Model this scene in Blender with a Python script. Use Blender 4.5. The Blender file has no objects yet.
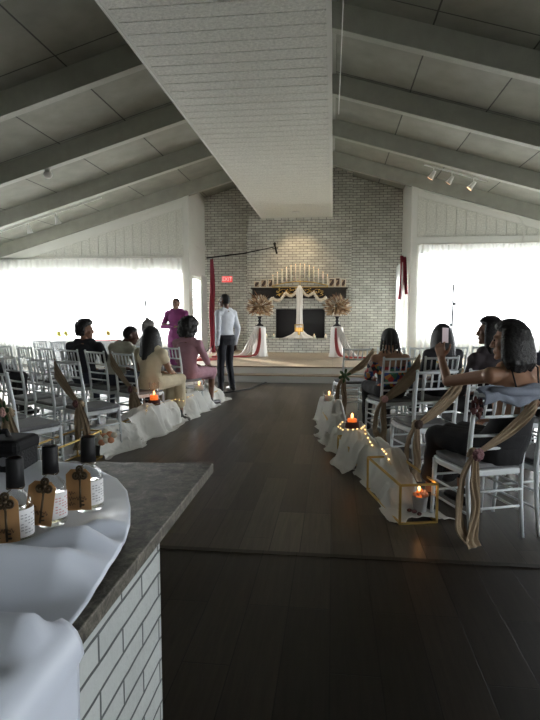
import bpy, math, random
from mathutils import Vector, Matrix, noise, Euler
random.seed(7)
PI = math.pi
S = bpy.context.scene
COL = S.collection
V = Vector

# ------------------------------------------------------------------ mesh builder
class MB:
    def __init__(self): self.v = []; self.f = []; self.m = []; self.cur = 0
    def add(self, vs, fs):
        b = len(self.v); self.v += [tuple(p) for p in vs]
        for f in fs: self.f.append(tuple(i + b for i in f)); self.m.append(self.cur)
        return self
    def box(self, c, s, rot=None):
        hx, hy, hz = s[0]/2, s[1]/2, s[2]/2
        vs = [V((x, y, z)) for z in (-hz, hz) for y in (-hy, hy) for x in (-hx, hx)]
        if rot is not None: vs = [rot @ p for p in vs]
        vs = [p + V(c) for p in vs]
        return self.add(vs, [(0,2,3,1),(4,5,7,6),(0,1,5,4),(2,6,7,3),(0,4,6,2),(1,3,7,5)])
    def bx(self, x0, x1, y0, y1, z0, z1): return self.box(((x0+x1)/2,(y0+y1)/2,(z0+z1)/2),(abs(x1-x0),abs(y1-y0),abs(z1-z0)))
    def tube(self, pts, rad, n=10, caps=True, flat=None):
        pts = [V(p) for p in pts]; k = len(pts)
        if not hasattr(rad, '__len__'): rad = [rad]*k
        vs = []; up = None
        for i, p in enumerate(pts):
            t = (pts[min(i+1,k-1)] - pts[max(i-1,0)])
            if t.length < 1e-9: t = V((0,0,1))
            t.normalize()
            if up is None:
                a = V((0,0,1)) if abs(t.z) < .9 else V((1,0,0))
                up = (a - t*a.dot(t)).normalized()
            else:
                up = (up - t*up.dot(t))
                up = up.normalized() if up.length > 1e-6 else t.orthogonal().normalized()
            w = t.cross(up)
            for j in range(n):
                a = 2*PI*j/n
                vs.append(p + (up*math.cos(a) + w*math.sin(a))*rad[i])
        fs = []
        for i in range(k-1):
            for j in range(n):
                a, b = i*n+j, i*n+(j+1)%n
                fs.append((a, b, b+n, a+n))
        if caps: fs += [tuple(reversed(range(n))), tuple(range((k-1)*n, k*n))]
        return self.add(vs, fs)
    def cyl(self, p0, p1, r0, r1=None, n=12): return self.tube([p0, p1], [r0, r0 if r1 is None else r1], n)
    def cap(self, p0, p1, r0, r1=None, n=12):
        r1 = r0 if r1 is None else r1
        p0, p1 = V(p0), V(p1); t = p1 - p0
        t = t.normalized() if t.length > 1e-7 else V((0,0,1))
        pts, rr = [], []
        for a in (-89,-65,-40,-15): pts.append(p0 + t*r0*math.sin(math.radians(a))); rr.append(r0*math.cos(math.radians(a)))
        for a in (15,40,65,89): pts.append(p1 + t*r1*math.sin(math.radians(a))); rr.append(r1*math.cos(math.radians(a)))
        return self.tube(pts, rr, n)
    def ell(self, c, r, rot=None, nu=14, nv=9):
        if not hasattr(r, '__len__'): r = (r, r, r)
        vs = []; fs = []
        for i in range(1, nv):
            a = PI*i/nv
            for j in range(nu):
                b = 2*PI*j/nu
                vs.append(V((r[0]*math.sin(a)*math.cos(b), r[1]*math.sin(a)*math.sin(b), r[2]*math.cos(a))))
        top = len(vs); vs += [V((0,0,r[2])), V((0,0,-r[2]))]
        for i in range(nv-2):
            for j in range(nu):
                a, b = i*nu+j, i*nu+(j+1)%nu
                fs.append((a, a+nu, b+nu, b))
        for j in range(nu):
            fs.append((top, j, (j+1)%nu)); l = (nv-2)*nu
            fs.append((top+1, l+(j+1)%nu, l+j))
        if rot is not None: vs = [rot @ p for p in vs]
        return self.add([p + V(c) for p in vs], fs)
    def lathe(self, prof, c=(0,0,0), n=24, mod=None):
        vs = []; fs = []; k = len(prof)
        for i, (r, z) in enumerate(prof):
            for j in range(n):
                a = 2*PI*j/n; q = r*(mod(a, i/(k-1)) if mod else 1)
                vs.append((c[0]+q*math.cos(a), c[1]+q*math.sin(a), c[2]+z))
        for i in range(k-1):
            for j in range(n):
                a, b = i*n+j, i*n+(j+1)%n
                fs.append((a, b, b+n, a+n))
        if prof[0][0] > 1e-6: fs.append(tuple(reversed(range(n))))
        if prof[-1][0] > 1e-6: fs.append(tuple(range((k-1)*n, k*n)))
        return self.add(vs, fs)
    def loft(self, rings, n=20):
        # rings: (centre, rx, ry) horizontal ellipses
        vs = []; fs = []; k = len(rings)
        for c, rx, ry in rings:
            for j in range(n):
                a = 2*PI*j/n
                vs.append((c[0]+rx*math.cos(a), c[1]+ry*math.sin(a), c[2]))
        for i in range(k-1):
            for j in range(n):
                a, b = i*n+j, i*n+(j+1)%n
                fs.append((a, b, b+n, a+n))
        fs += [tuple(reversed(range(n))), tuple(range((k-1)*n, k*n))]
        return self.add(vs, fs)
    def grid(self, fn, nu, nv):
        vs = [fn(i/(nu-1), j/(nv-1)) for j in range(nv) for i in range(nu)]
        fs = [(j*nu+i, j*nu+i+1, (j+1)*nu+i+1, (j+1)*nu+i) for j in range(nv-1) for i in range(nu-1)]
        return self.add(vs, fs)
    def mesh(self, name, mats):
        me = bpy.data.meshes.new(name); me.from_pydata(self.v, [], self.f); me.update()
        for m in (mats if isinstance(mats, (list, tuple)) else [mats]): me.materials.append(m)
        if any(self.m): me.polygons.foreach_set('material_index', self.m)
        return me

def link(name, me, parent=None, loc=None, rotz=None, smooth=False):
    o = bpy.data.objects.new(name, me); COL.objects.link(o)
    if smooth:
        me.polygons.foreach_set('use_smooth', [True]*len(me.polygons))
    if parent: o.parent = parent
    if loc is not None: o.location = loc
    if rotz is not None: o.rotation_euler = (0, 0, rotz)
    return o
def obj(name, mb, mat, parent=None, loc=None, rotz=None, smooth=False, bevel=0, solid=0, sub=0, label=None):
    o = link(name, mb.mesh(name, mat), parent, loc, rotz, smooth)
    if bevel:
        b = o.modifiers.new('b', 'BEVEL'); b.width = bevel; b.segments = 2; b.limit_method = 'ANGLE'
    if solid:
        s = o.modifiers.new('s', 'SOLIDIFY'); s.thickness = solid; s.offset = 0
    if sub:
        s = o.modifiers.new('u', 'SUBSURF'); s.levels = sub; s.render_levels = sub
    if label: o['label'] = label
    return o
def tag(o, label=None, cat=None, group=None, kind=None):
    if label: o['label'] = label
    if cat: o['category'] = cat
    if group: o['group'] = group
    if kind: o['kind'] = kind
    return o
def thing(name, label, cat, loc=(0,0,0), rotz=0, group=None):
    o = bpy.data.objects.new(name, None); COL.objects.link(o); o.empty_display_size = .1
    o.location = loc; o.rotation_euler = (0,0,rotz)
    return tag(o, label, cat, group)
def struct(name, mb, mat, **k):
    o = obj(name, mb, mat, **k); o['kind'] = 'structure'; return o
def remesh(mb, name, mat, vox=.007, smooth=6, disp=None):
    me = mb.mesh(name, mat); t = bpy.data.objects.new('tmp', me); COL.objects.link(t)
    r = t.modifiers.new('r', 'REMESH'); r.mode = 'VOXEL'; r.voxel_size = vox
    if smooth:
        s = t.modifiers.new('s', 'SMOOTH'); s.factor = .5; s.iterations = smooth
    dg = bpy.context.evaluated_depsgraph_get(); dg.update()
    out = bpy.data.meshes.new_from_object(t.evaluated_get(dg))
    bpy.data.objects.remove(t); bpy.data.meshes.remove(me)
    if disp:
        for v in out.vertices: v.co += disp(v.co)
    out.name = name
    if not out.materials: out.materials.append(mat)
    out.polygons.foreach_set('use_smooth', [True]*len(out.polygons))
    return out

# ------------------------------------------------------------------ materials
def M(name):
    m = bpy.data.materials.new(name); m.use_nodes = True
    nt = m.node_tree; b = nt.nodes['Principled BSDF']
    return m, nt, b
def N(nt, t, **k):
    n = nt.nodes.new(t)
    for a, v in k.items():
        if a in n.inputs: n.inputs[a].default_value = v
        else: setattr(n, a, v)
    return n
def L(nt, a, b): nt.links.new(a, b)
def rgba(c): return (c[0], c[1], c[2], 1)
def simple(name, col, rough=.6, metal=0, var=.12, scale=12, bump=0, bscale=60, **k):
    m, nt, b = M(name)
    tc = N(nt, 'ShaderNodeTexCoord'); nz = N(nt, 'ShaderNodeTexNoise'); nz.inputs['Scale'].default_value = scale; nz.inputs['Detail'].default_value = 5
    L(nt, tc.outputs['Object'], nz.inputs['Vector'])
    mx = N(nt, 'ShaderNodeMix', data_type='RGBA')
    mx.inputs[6].default_value = rgba([c*(1-var) for c in col]); mx.inputs[7].default_value = rgba([min(1, c*(1+var)) for c in col])
    L(nt, nz.outputs['Fac'], mx.inputs[0]); L(nt, mx.outputs[2], b.inputs['Base Color'])
    b.inputs['Roughness'].default_value = rough; b.inputs['Metallic'].default_value = metal
    for a, v in k.items(): b.inputs[a.replace('_', ' ')].default_value = v
    if bump:
        n2 = N(nt, 'ShaderNodeTexNoise'); n2.inputs['Scale'].default_value = bscale; n2.inputs['Detail'].default_value = 6
        L(nt, tc.outputs['Object'], n2.inputs['Vector'])
        bp = N(nt, 'ShaderNodeBump'); bp.inputs['Strength'].default_value = bump; bp.inputs['Distance'].default_value = .01
        L(nt, n2.outputs['Fac'], bp.inputs['Height']); L(nt, bp.outputs['Normal'], b.inputs['Normal'])
    return m
def emit(name, col, st):
    m, nt, b = M(name); b.inputs['Base Color'].default_value = rgba(col)
    b.inputs['Emission Color'].default_value = rgba(col); b.inputs['Emission Strength'].default_value = st
    return m
def swz(nt, order):
    """object coordinates reordered, e.g. 'xzy'"""
    tc = N(nt, 'ShaderNodeTexCoord'); s = N(nt, 'ShaderNodeSeparateXYZ'); c = N(nt, 'ShaderNodeCombineXYZ')
    L(nt, tc.outputs['Object'], s.inputs[0])
    for i, ch in enumerate(order): L(nt, s.outputs['xyz'.index(ch)], c.inputs[i])
    return c.outputs[0]
def brick(name, order, c1, c2, mort, w, h, ms, bump=.6, rough=.6, off=.5):
    m, nt, b = M(name); vec = swz(nt, order)
    wob = N(nt, 'ShaderNodeTexNoise', Scale=9.0); L(nt, vec, wob.inputs['Vector'])
    ad = N(nt, 'ShaderNodeMix', data_type='RGBA', blend_type='LINEAR_LIGHT'); ad.inputs[0].default_value = .004
    L(nt, vec, ad.inputs[6]); L(nt, wob.outputs['Color'], ad.inputs[7])
    t = N(nt, 'ShaderNodeTexBrick'); t.offset = off
    for k, v in (('Color1', rgba(c1)), ('Color2', rgba(c2)), ('Mortar', rgba(mort)), ('Scale', 1), ('Mortar Size', ms), ('Mortar Smooth', .2), ('Bias', 0), ('Brick Width', w), ('Row Height', h)): t.inputs[k].default_value = v
    L(nt, ad.outputs[2], t.inputs['Vector'])
    nz = N(nt, 'ShaderNodeTexNoise', Scale=3.0, Detail=8.0); L(nt, vec, nz.inputs['Vector'])
    mx = N(nt, 'ShaderNodeMix', data_type='RGBA', blend_type='MULTIPLY'); mx.inputs[0].default_value = .2
    rp = N(nt, 'ShaderNodeValToRGB'); rp.color_ramp.elements[0].position = .3; rp.color_ramp.elements[1].position = .7
    L(nt, nz.outputs['Fac'], rp.inputs[0]); L(nt, t.outputs['Color'], mx.inputs[6]); L(nt, rp.outputs[0], mx.inputs[7])
    L(nt, mx.outputs[2], b.inputs['Base Color']); b.inputs['Roughness'].default_value = rough
    n2 = N(nt, 'ShaderNodeTexNoise', Scale=60.0, Detail=6.0); L(nt, vec, n2.inputs['Vector'])
    mh = N(nt, 'ShaderNodeMath', operation='MULTIPLY_ADD'); L(nt, n2.outputs['Fac'], mh.inputs[0]); mh.inputs[1].default_value = -.25; L(nt, t.outputs['Fac'], mh.inputs[2])
    bp = N(nt, 'ShaderNodeBump', invert=True); bp.inputs['Strength'].default_value = bump; bp.inputs['Distance'].default_value = .012
    L(nt, mh.outputs[0], bp.inputs['Height']); L(nt, bp.outputs['Normal'], b.inputs['Normal'])
    return m
def planks(name, order, c1, c2, w, h, rough, seam=.003, gs=(2.5, 40, 1)):
    m, nt, b = M(name); vec = swz(nt, order)
    t = N(nt, 'ShaderNodeTexBrick'); t.offset = .37; t.offset_frequency = 3
    for k, v in (('Color1', rgba(c1)), ('Color2', rgba(c2)), ('Mortar', rgba([c*.4 for c in c1])), ('Scale', 1), ('Mortar Size', seam), ('Mortar Smooth', .3), ('Brick Width', w), ('Row Height', h)): t.inputs[k].default_value = v
    L(nt, vec, t.inputs['Vector'])
    mp = N(nt, 'ShaderNodeMapping'); mp.inputs['Scale'].default_value = gs; L(nt, vec, mp.inputs['Vector'])
    nz = N(nt, 'ShaderNodeTexNoise', Scale=1.0, Detail=9.0, Roughness=.65, Distortion=.6); L(nt, mp.outputs[0], nz.inputs['Vector'])
    rp = N(nt, 'ShaderNodeValToRGB'); rp.color_ramp.elements[0].position = .3; rp.color_ramp.elements[1].position = .7
    rp.color_ramp.elements[0].color = (.45,.45,.45,1); rp.color_ramp.elements[1].color = (1.1,1.1,1.1,1)
    L(nt, nz.outputs['Fac'], rp.inputs[0])
    mx = N(nt, 'ShaderNodeMix', data_type='RGBA', blend_type='MULTIPLY'); mx.inputs[0].default_value = .8
    L(nt, t.outputs['Color'], mx.inputs[6]); L(nt, rp.outputs[0], mx.inputs[7]); L(nt, mx.outputs[2], b.inputs['Base Color'])
    b.inputs['Roughness'].default_value = rough; b.inputs['Specular IOR Level'].default_value = .18
    bp = N(nt, 'ShaderNodeBump', invert=True); bp.inputs['Strength'].default_value = .25; bp.inputs['Distance'].default_value = .004
    L(nt, t.outputs['Fac'], bp.inputs['Height']); L(nt, bp.outputs['Normal'], b.inputs['Normal'])
    return m
def sheer(name, col, transp, transl=.7):
    m, nt, b = M(name); out = nt.nodes['Material Output']
    tl = N(nt, 'ShaderNodeBsdfTranslucent'); tl.inputs[0].default_value = rgba(col)
    df = N(nt, 'ShaderNodeBsdfDiffuse'); df.inputs[0].default_value = rgba(col)
    tr = N(nt, 'ShaderNodeBsdfTransparent')
    tc = N(nt, 'ShaderNodeTexCoord'); nz = N(nt, 'ShaderNodeTexNoise', Scale=90.0); L(nt, tc.outputs['Object'], nz.inputs['Vector'])
    mr = N(nt, 'ShaderNodeMapRange'); mr.inputs[3].default_value = transp*.8; mr.inputs[4].default_value = min(1, transp*1.2); L(nt, nz.outputs['Fac'], mr.inputs[0])
    a = N(nt, 'ShaderNodeMixShader'); a.inputs[0].default_value = transl; L(nt, df.outputs[0], a.inputs[1]); L(nt, tl.outputs[0], a.inputs[2])
    c = N(nt, 'ShaderNodeMixShader'); L(nt, mr.outputs[0], c.inputs[0]); L(nt, a.outputs[0], c.inputs[1]); L(nt, tr.outputs[0], c.inputs[2])
    L(nt, c.outputs[0], out.inputs[0]); nt.nodes.remove(b)
    return m
def glass(name, col=(1,1,1), gl=.1, rough=.03):
    m, nt, b = M(name); out = nt.nodes['Material Output']
    tr = N(nt, 'ShaderNodeBsdfTransparent'); tr.inputs[0].default_value = rgba(col)
    gs = N(nt, 'ShaderNodeBsdfGlossy'); gs.inputs['Roughness'].default_value = rough
    lw = N(nt, 'ShaderNodeLayerWeight'); lw.inputs[0].default_value = .5
    pw_ = N(nt, 'ShaderNodeMath', operation='POWER'); pw_.inputs[1].default_value = 3.5; L(nt, lw.outputs['Facing'], pw_.inputs[0])
    ad = N(nt, 'ShaderNodeMath', operation='MULTIPLY_ADD'); ad.inputs[1].default_value = .55; ad.inputs[2].default_value = gl*.4; L(nt, pw_.outputs[0], ad.inputs[0])
    c = N(nt, 'ShaderNodeMixShader'); L(nt, ad.outputs[0], c.inputs[0]); L(nt, tr.outputs[0], c.inputs[1]); L(nt, gs.outputs[0], c.inputs[2])
    L(nt, c.outputs[0], out.inputs[0]); nt.nodes.remove(b)
    return m
def spotted(name, cols, scale, rough=.7, kind='VORONOI'):
    m, nt, b = M(name); tc = N(nt, 'ShaderNodeTexCoord')
    t = N(nt, 'ShaderNodeTexVoronoi', Scale=scale); L(nt, tc.outputs['Object'], t.inputs['Vector'])
    s = N(nt, 'ShaderNodeSeparateColor'); L(nt, t.outputs['Color'], s.inputs[0])
    rp = N(nt, 'ShaderNodeValToRGB'); rp.color_ramp.interpolation = 'CONSTANT'
    e = rp.color_ramp.elements
    while len(e) < len(cols): e.new(.5)
    for i, c in enumerate(cols): e[i].position = i/len(cols); e[i].color = rgba(c)
    L(nt, s.outputs[0], rp.inputs[0]); L(nt, rp.outputs[0], b.inputs['Base Color']); b.inputs['Roughness'].default_value = rough
    return m
def granite(name):
    m, nt, b = M(name); tc = N(nt, 'ShaderNodeTexCoord')
    n1 = N(nt, 'ShaderNodeTexNoise', Scale=32.0, Detail=10.0, Roughness=.8, Distortion=.5); L(nt, tc.outputs['Object'], n1.inputs['Vector'])
    r1 = N(nt, 'ShaderNodeValToRGB'); e = r1.color_ramp.elements
    e[0].position = .34; e[0].color = (.02,.019,.016,1); e[1].position = .66; e[1].color = (.3,.28,.23,1)
    x = e.new(.46); x.color = (.085,.08,.065,1); x = e.new(.55); x.color = (.15,.14,.115,1)
    L(nt, n1.outputs['Fac'], r1.inputs[0])
    v = N(nt, 'ShaderNodeTexVoronoi', Scale=110.0); L(nt, tc.outputs['Object'], v.inputs['Vector'])
    r2 = N(nt, 'ShaderNodeValToRGB'); r2.color_ramp.elements[0].position = .05; r2.color_ramp.elements[0].color = (.35,.33,.3,1); r2.color_ramp.elements[1].position = .3
    L(nt, v.outputs['Distance'], r2.inputs[0])
    mx = N(nt, 'ShaderNodeMix', data_type='RGBA', blend_type='MULTIPLY'); mx.inputs[0].default_value = .7
    L(nt, r1.outputs[0], mx.inputs[6]); L(nt, r2.outputs[0], mx.inputs[7]); L(nt, mx.outputs[2], b.inputs['Base Color'])
    b.inputs['Roughness'].default_value = .5
    b.inputs['Specular IOR Level'].default_value = .3
    return m

m_white = simple('white_paint', (.66,.66,.61), .55, var=.06, scale=3, bump=.12)
m_whitewood = simple('whitewashed_board', (.62,.62,.56), .6, var=.4, scale=30, bump=.7, bscale=55)
m_gap = simple('dark_gap', (.015,.015,.013), .9)
m_rafter = simple('painted_rafter', (.3,.3,.255), .6, var=.18, scale=5, bump=.4, bscale=40)
m_deck = brick('fibre_roof_panel', 'xyz', (.27,.27,.23), (.225,.225,.19), (.07,.07,.06), 1.25, 2.4, .012, bump=.9, rough=.85, off=0)
m_brick = brick('whitewashed_brick', 'xzy', (.78,.78,.71), (.6,.6,.54), (.2,.2,.18), .215, .074, .008, bump=.8)
m_brick_side = brick('whitewashed_brick_return', 'yzx', (.78,.78,.71), (.6,.6,.54), (.2,.2,.18), .215, .074, .008, bump=.8)
m_brick_bar = brick('painted_bar_brick', 'yzx', (.52,.55,.54), (.46,.49,.48), (.1,.11,.11), .2, .05, .0035, bump=.8)
m_brick_bar_end = brick('painted_bar_brick_end', 'xzy', (.52,.55,.54), (.46,.49,.48), (.1,.11,.11), .2, .05, .0035, bump=.8)
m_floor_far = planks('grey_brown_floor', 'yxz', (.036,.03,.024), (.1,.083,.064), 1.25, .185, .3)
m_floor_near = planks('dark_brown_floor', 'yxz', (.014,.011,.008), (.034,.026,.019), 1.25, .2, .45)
m_stage = planks('stage_wood', 'xyz', (.5,.4,.28), (.6,.48,.34), 1.6, .14, .4)
m_granite = granite('granite')
m_chair = simple('white_chair_enamel', (.68,.72,.74), .35, var=.05)
m_cushion = simple('grey_seat_fabric', (.16,.16,.165), .85, var=.15, scale=30, bump=.3, bscale=200)
m_cushion_w = simple('white_seat_fabric', (.5,.51,.52), .8, var=.1, scale=30, bump=.3, bscale=200)
m_burlap = simple('tan_burlap', (.31,.235,.155), .9, var=.2, scale=40, bump=.5, bscale=250)
m_tulle = sheer('white_gauze', (.9,.9,.87), .1, .35)
m_sheer = sheer('sheer_curtain_fabric', (.93,.94,.93), .38, .72)
m_satin = simple('white_satin', (.62,.67,.77), .4, var=.03, Sheen_Weight=.2)
m_gold = simple('gold_metal', (.72,.5,.16), .32, 1, var=.1)
m_black = simple('black_satin_plastic', (.009,.009,.01), .55, var=.2, Specular_IOR_Level=.3)
m_blackm = simple('black_metal', (.02,.02,.02), .4, .6)
m_steel = simple('grey_stand_metal', (.25,.25,.26), .4, .7)
m_firebox = simple('black_firebox', (.012,.012,.013), .35)
m_mantel = simple('dark_stained_wood', (.02,.016,.013), .45, var=.3)
m_ivory = simple('ivory_chiffon', (.78,.72,.6), .7, var=.05)
m_ivory_w = simple('white_chiffon', (.78,.76,.72), .7, var=.05)
m_red = simple('red_chiffon', (.4,.075,.07), .6, var=.15)
m_burg = simple('burgundy_fabric', (.3,.03,.055), .7, var=.2)
m_wax = simple('candle_wax', (.85,.8,.68), .5, var=.03, Subsurface_Weight=.2)
m_flame = emit('flame', (1,.5,.13), 3)
m_dimflame = emit('small_flame', (1,.75,.45), .7)
m_amber = emit('glowing_amber_wax', (1,.2,.03), .35)
m_bulb = emit('warm_bulb', (1,.62,.24), 1.6)
m_glow = emit('lit_lens', (1,.68,.4), 1.3)
m_glass = glass('clear_glass')
m_pane = glass('window_glass', gl=.05)
m_kraft = simple('kraft_paper', (.46,.26,.115), .85, var=.12, scale=40)
m_bronze = simple('antique_bronze', (.09,.065,.04), .45, .8, var=.3, scale=60)
m_label = simple('paper_label', (.75,.75,.76), .7, var=.05)
m_ink = simple('ink', (.06,.04,.03), .8)
m_redink = simple('red_ink', (.6,.3,.3), .8)
m_greyink = simple('grey_ink', (.36,.36,.38), .8)
m_pinkrose = simple('dusty_pink_petal', (.62,.36,.34), .7, var=.15)
m_darkrose = simple('dark_dried_petal', (.1,.035,.035), .8, var=.3)
m_leaf = simple('green_leaf', (.05,.11,.04), .6, var=.3)
m_pampas = simple('pampas_plume', (.5,.36,.22), .9, var=.25, scale=20)
m_driedleaf = simple('dried_brown_leaf', (.2,.1,.05), .8, var=.3)
m_greyplastic = simple('white_plastic', (.6,.6,.57), .5)
m_pail = simple('white_pail_metal', (.55,.55,.55), .5, .2)
m_peach = simple('peach_petal', (.75,.35,.2), .7, var=.2)

# ------------------------------------------------------------------ camera
cam = bpy.data.cameras.new('camera'); cam.sensor_fit = 'VERTICAL'; cam.sensor_height = 36; cam.sensor_width = 27; cam.lens = 27; cam.clip_start = .05
co = bpy.data.objects.new('camera', cam); COL.objects.link(co); co.location = (0,0,1.42)
co.rotation_euler = (math.radians(90-4.95), 0, math.radians(6.65)); S.camera = co

# ------------------------------------------------------------------ setting
XL, XR, YB, YW, YF, YC = -9.5, 7.0, -4.0, 14.2, 16.1, 15.7      # side walls, rear, window wall, alcove back, chimney face
AL, AR = -3.84, 1.95                                            # alcove sides
SL, SR, SZ = -2.06, -.06, 4.13                                  # ridge box
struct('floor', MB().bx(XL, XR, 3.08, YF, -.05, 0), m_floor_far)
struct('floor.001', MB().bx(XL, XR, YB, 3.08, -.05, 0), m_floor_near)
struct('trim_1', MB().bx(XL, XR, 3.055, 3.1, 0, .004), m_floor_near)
# roof decks (rafter undersides: right 5.18-.30x, left 5.0-.29d)
RD = .34
def zr(x): return 5.18 - .295*(x - SR)
def zl(x): return 5.02 - .29*(SL - x)
def slab(x0, x1, zf, y0, y1, t=.12, up=0):
    z0, z1 = zf(x0)+up, zf(x1)+up
    vs = [(x0,y0,z0),(x1,y0,z1),(x1,y1,z1),(x0,y1,z0),(x0,y0,z0+t),(x1,y0,z1+t),(x1,y1,z1+t),(x0,y1,z0+t)]
    return MB().add(vs, [(0,3,2,1),(4,5,6,7),(0,1,5,4),(1,2,6,5),(2,3,7,6),(3,0,4,7)])
struct('ceiling', slab(SR-.35, XR+.2, zr, YB-.2, YF+.2, .12, RD), m_deck)
struct('ceiling.001', slab(XL-.2, SL+.35, zl, YB-.2, YF+.2, .12, RD), m_deck)
struct('ceiling.002', MB().bx(SL-.1, SR+.1, YB-.2, YF+.2, 5.5, 5.62), m_rafter)
n = 2
for y in (14.22, 11.95, 9.76, 7.6, 5.45, 3.3, 1.15, -1.0, -3.1):
    for x0, x1, zf in ((SR, XR, zr), (XL, SL, zl)):
        mb = slab(x0, x1, zf, y-.075, y+.075, RD+.03)
        struct(f'trim_{n}', mb, m_rafter, bevel=.008); n += 1
# boxed ridge: boards crosswise under it, boards along its sides
mb = MB(); y = YB
mb.bx(SL+.03, SR-.03, YB, YC, SZ+.03, SZ+.06)
bd = MB()
while y < YC - .02:
    y1 = min(y + .228, YC)
    bd.bx(SL, SR, y, y1 - .014, SZ, SZ+.03); y = y1
struct('trim_30', mb, m_gap)
struct('trim_31', bd, m_whitewood)
struct('trim_32', MB().bx(SR-.03, SR, YB, YC, SZ, 5.6).bx(SR, SR+.02, YB, YC, SZ-.01, SZ+.09), m_white)
struct('trim_33', MB().bx(SL, SL+.03, YB, YC, SZ, 5.6).bx(SL-.02, SL, YB, YC, SZ-.01, SZ+.09), m_white)

def boards(x0, x1, y, z0, zf, pitch=.243, t=.03):
    """vertical boards with real gaps, tops following zf"""
    mb = MB(); x = x0
    while x < x1 - .01:
        xe = min(x + pitch, x1); a, b = x, xe - .012
        za, zb = zf(a), zf(b)
        vs = [(a,y,z0),(b,y,z0),(b,y+t,z0),(a,y+t,z0),(a,y,za),(b,y,zb),(b,y+t,zb),(a,y+t,za)]
        mb.add(vs, [(0,3,2,1),(4,5,6,7),(0,1,5,4),(1,2,6,5),(2,3,7,6),(3,0,4,7)]); x = xe
    return mb
def wall_with_hole(x0, x1, y0, y1, z1f, hx0, hx1, hz0, hz1):
    mb = MB(); mb.bx(x0, x1, y0, y1, 0, hz0); mb.bx(x0, hx0, y0, y1, hz0, hz1); mb.bx(hx1, x1, y0, y1, hz0, hz1)
    za, zb = z1f(x0)+.3, z1f(x1)+.3
    vs = [(x0,y0,hz1),(x1,y0,hz1),(x1,y1,hz1),(x0,y1,hz1),(x0,y0,za),(x1,y0,zb),(x1,y1,zb),(x0,y1,za)]
    return mb.add(vs, [(0,3,2,1),(4,5,6,7),(0,1,5,4),(1,2,6,5),(2,3,7,6),(3,0,4,7)])
wy = YW + .06
LW = (-9.3, -4.05, .72, 2.6); RW = (2.2, 6.8, .85, 3.0)
struct('wall_front_left', wall_with_hole(XL, AL, wy, wy+.14, zl, *LW), m_gap if False else m_white)
struct('wall_front_right', wall_with_hole(AR, XR, wy, wy+.14, zr, *RW), m_white)
struct('wall_gable_left', boards(XL, AL-.12, wy-.03, 2.9, zl), m_whitewood)
struct('wall_gable_right', boards(AR+.12, XR, wy-.03, 3.3, zr), m_whitewood)
# raked trims, headers and corner posts
def raked(x0, x1, zf, d0, d1, y0, y1):
    vs = [(x0,y0,zf(x0)-d0),(x1,y0,zf(x1)-d0),(x1,y1,zf(x1)-d0),(x0,y1,zf(x0)-d0),(x0,y0,zf(x0)-d1),(x1,y0,zf(x1)-d1),(x1,y1,zf(x1)-d1),(x0,y1,zf(x0)-d1)]
    return MB().add(vs, [(0,1,2,3),(4,7,6,5),(0,4,5,1),(1,5,6,2),(2,6,7,3),(3,7,4,0)])
struct('trim_34', raked(XL, AL, zl, 0, .26, wy-.06, wy-.03), m_white)
struct('trim_35', raked(AR, XR, zr, 0, .2, wy-.06, wy-.03), m_white)
struct('trim_36', MB().bx(AR+.1, XR, wy-.09, wy-.03, 3.12, 3.34), m_white, bevel=.01)
struct('trim_37', MB().bx(XL, AL-.1, wy-.06, wy-.03, 2.86, 2.96), m_white, bevel=.01)
struct('trim_38', MB().bx(AL-.12, AL+.02, wy-.09, wy+.14, 0, zl(AL)+.2), m_white, bevel=.01)
struct('trim_39', MB().bx(AR-.02, AR+.14, wy-.09, wy+.14, 0, zr(AR)+.2), m_white, bevel=.01)
# alcove: brick back, painted returns with a tall window on each side
struct('wall_back', MB().bx(AL-.2, AR+.2, YF, YF+.2, 0, 5.9), m_brick)
def side_return(x0, x1, zt):
    mb = MB(); y0, y1 = wy+.14, YF
    mb.bx(x0, x1, y0, y1, 0, .36).bx(x0, x1, y0, y1, 2.45, zt).bx(x0, x1, y0, y0+.25, .36, 2.45).bx(x0, x1, y1-.35, y1, .36, 2.45)
    return mb
struct('wall_alcove_left', side_return(AL-.14, AL, 5.2), m_white)
struct('wall_alcove_right', side_return(AR, AR+.14, 5.2), m_white)
struct('trim_40', MB().bx(AL, AL+.025, wy+.14, YF, 3.3, 3.42).bx(AL, AL+.025, wy+.14, YF, 2.45, 2.55), m_white)
def side_wall(x0, x1, holes):
    mb = MB(); y = YB
    for h0, h1, z0, z1 in holes:
        mb.bx(x0, x1, y, h0, 0, 4).bx(x0, x1, h0, h1, 0, z0).bx(x0, x1, h0, h1, z1, 4); y = h1
    return mb.bx(x0, x1, y, wy+.2, 0, 4)
LS = (9.0, 13.4, .8, 2.6); RS = (9.0, 13.4, .8, 2.7); RN = (-1.5, 2.2, .9, 2.3)  # openings of added side windows, out of view, for more daylight
struct('wall_left', side_wall(XL-.2, XL, [LS]), m_white)
struct('wall_right', side_wall(XR, XR+.2, [RN, RS]), m_white)
struct('wall_rear', MB().bx(XL-.2, XR+.2, YB-.2, YB, 0, 6), m_white)
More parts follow.
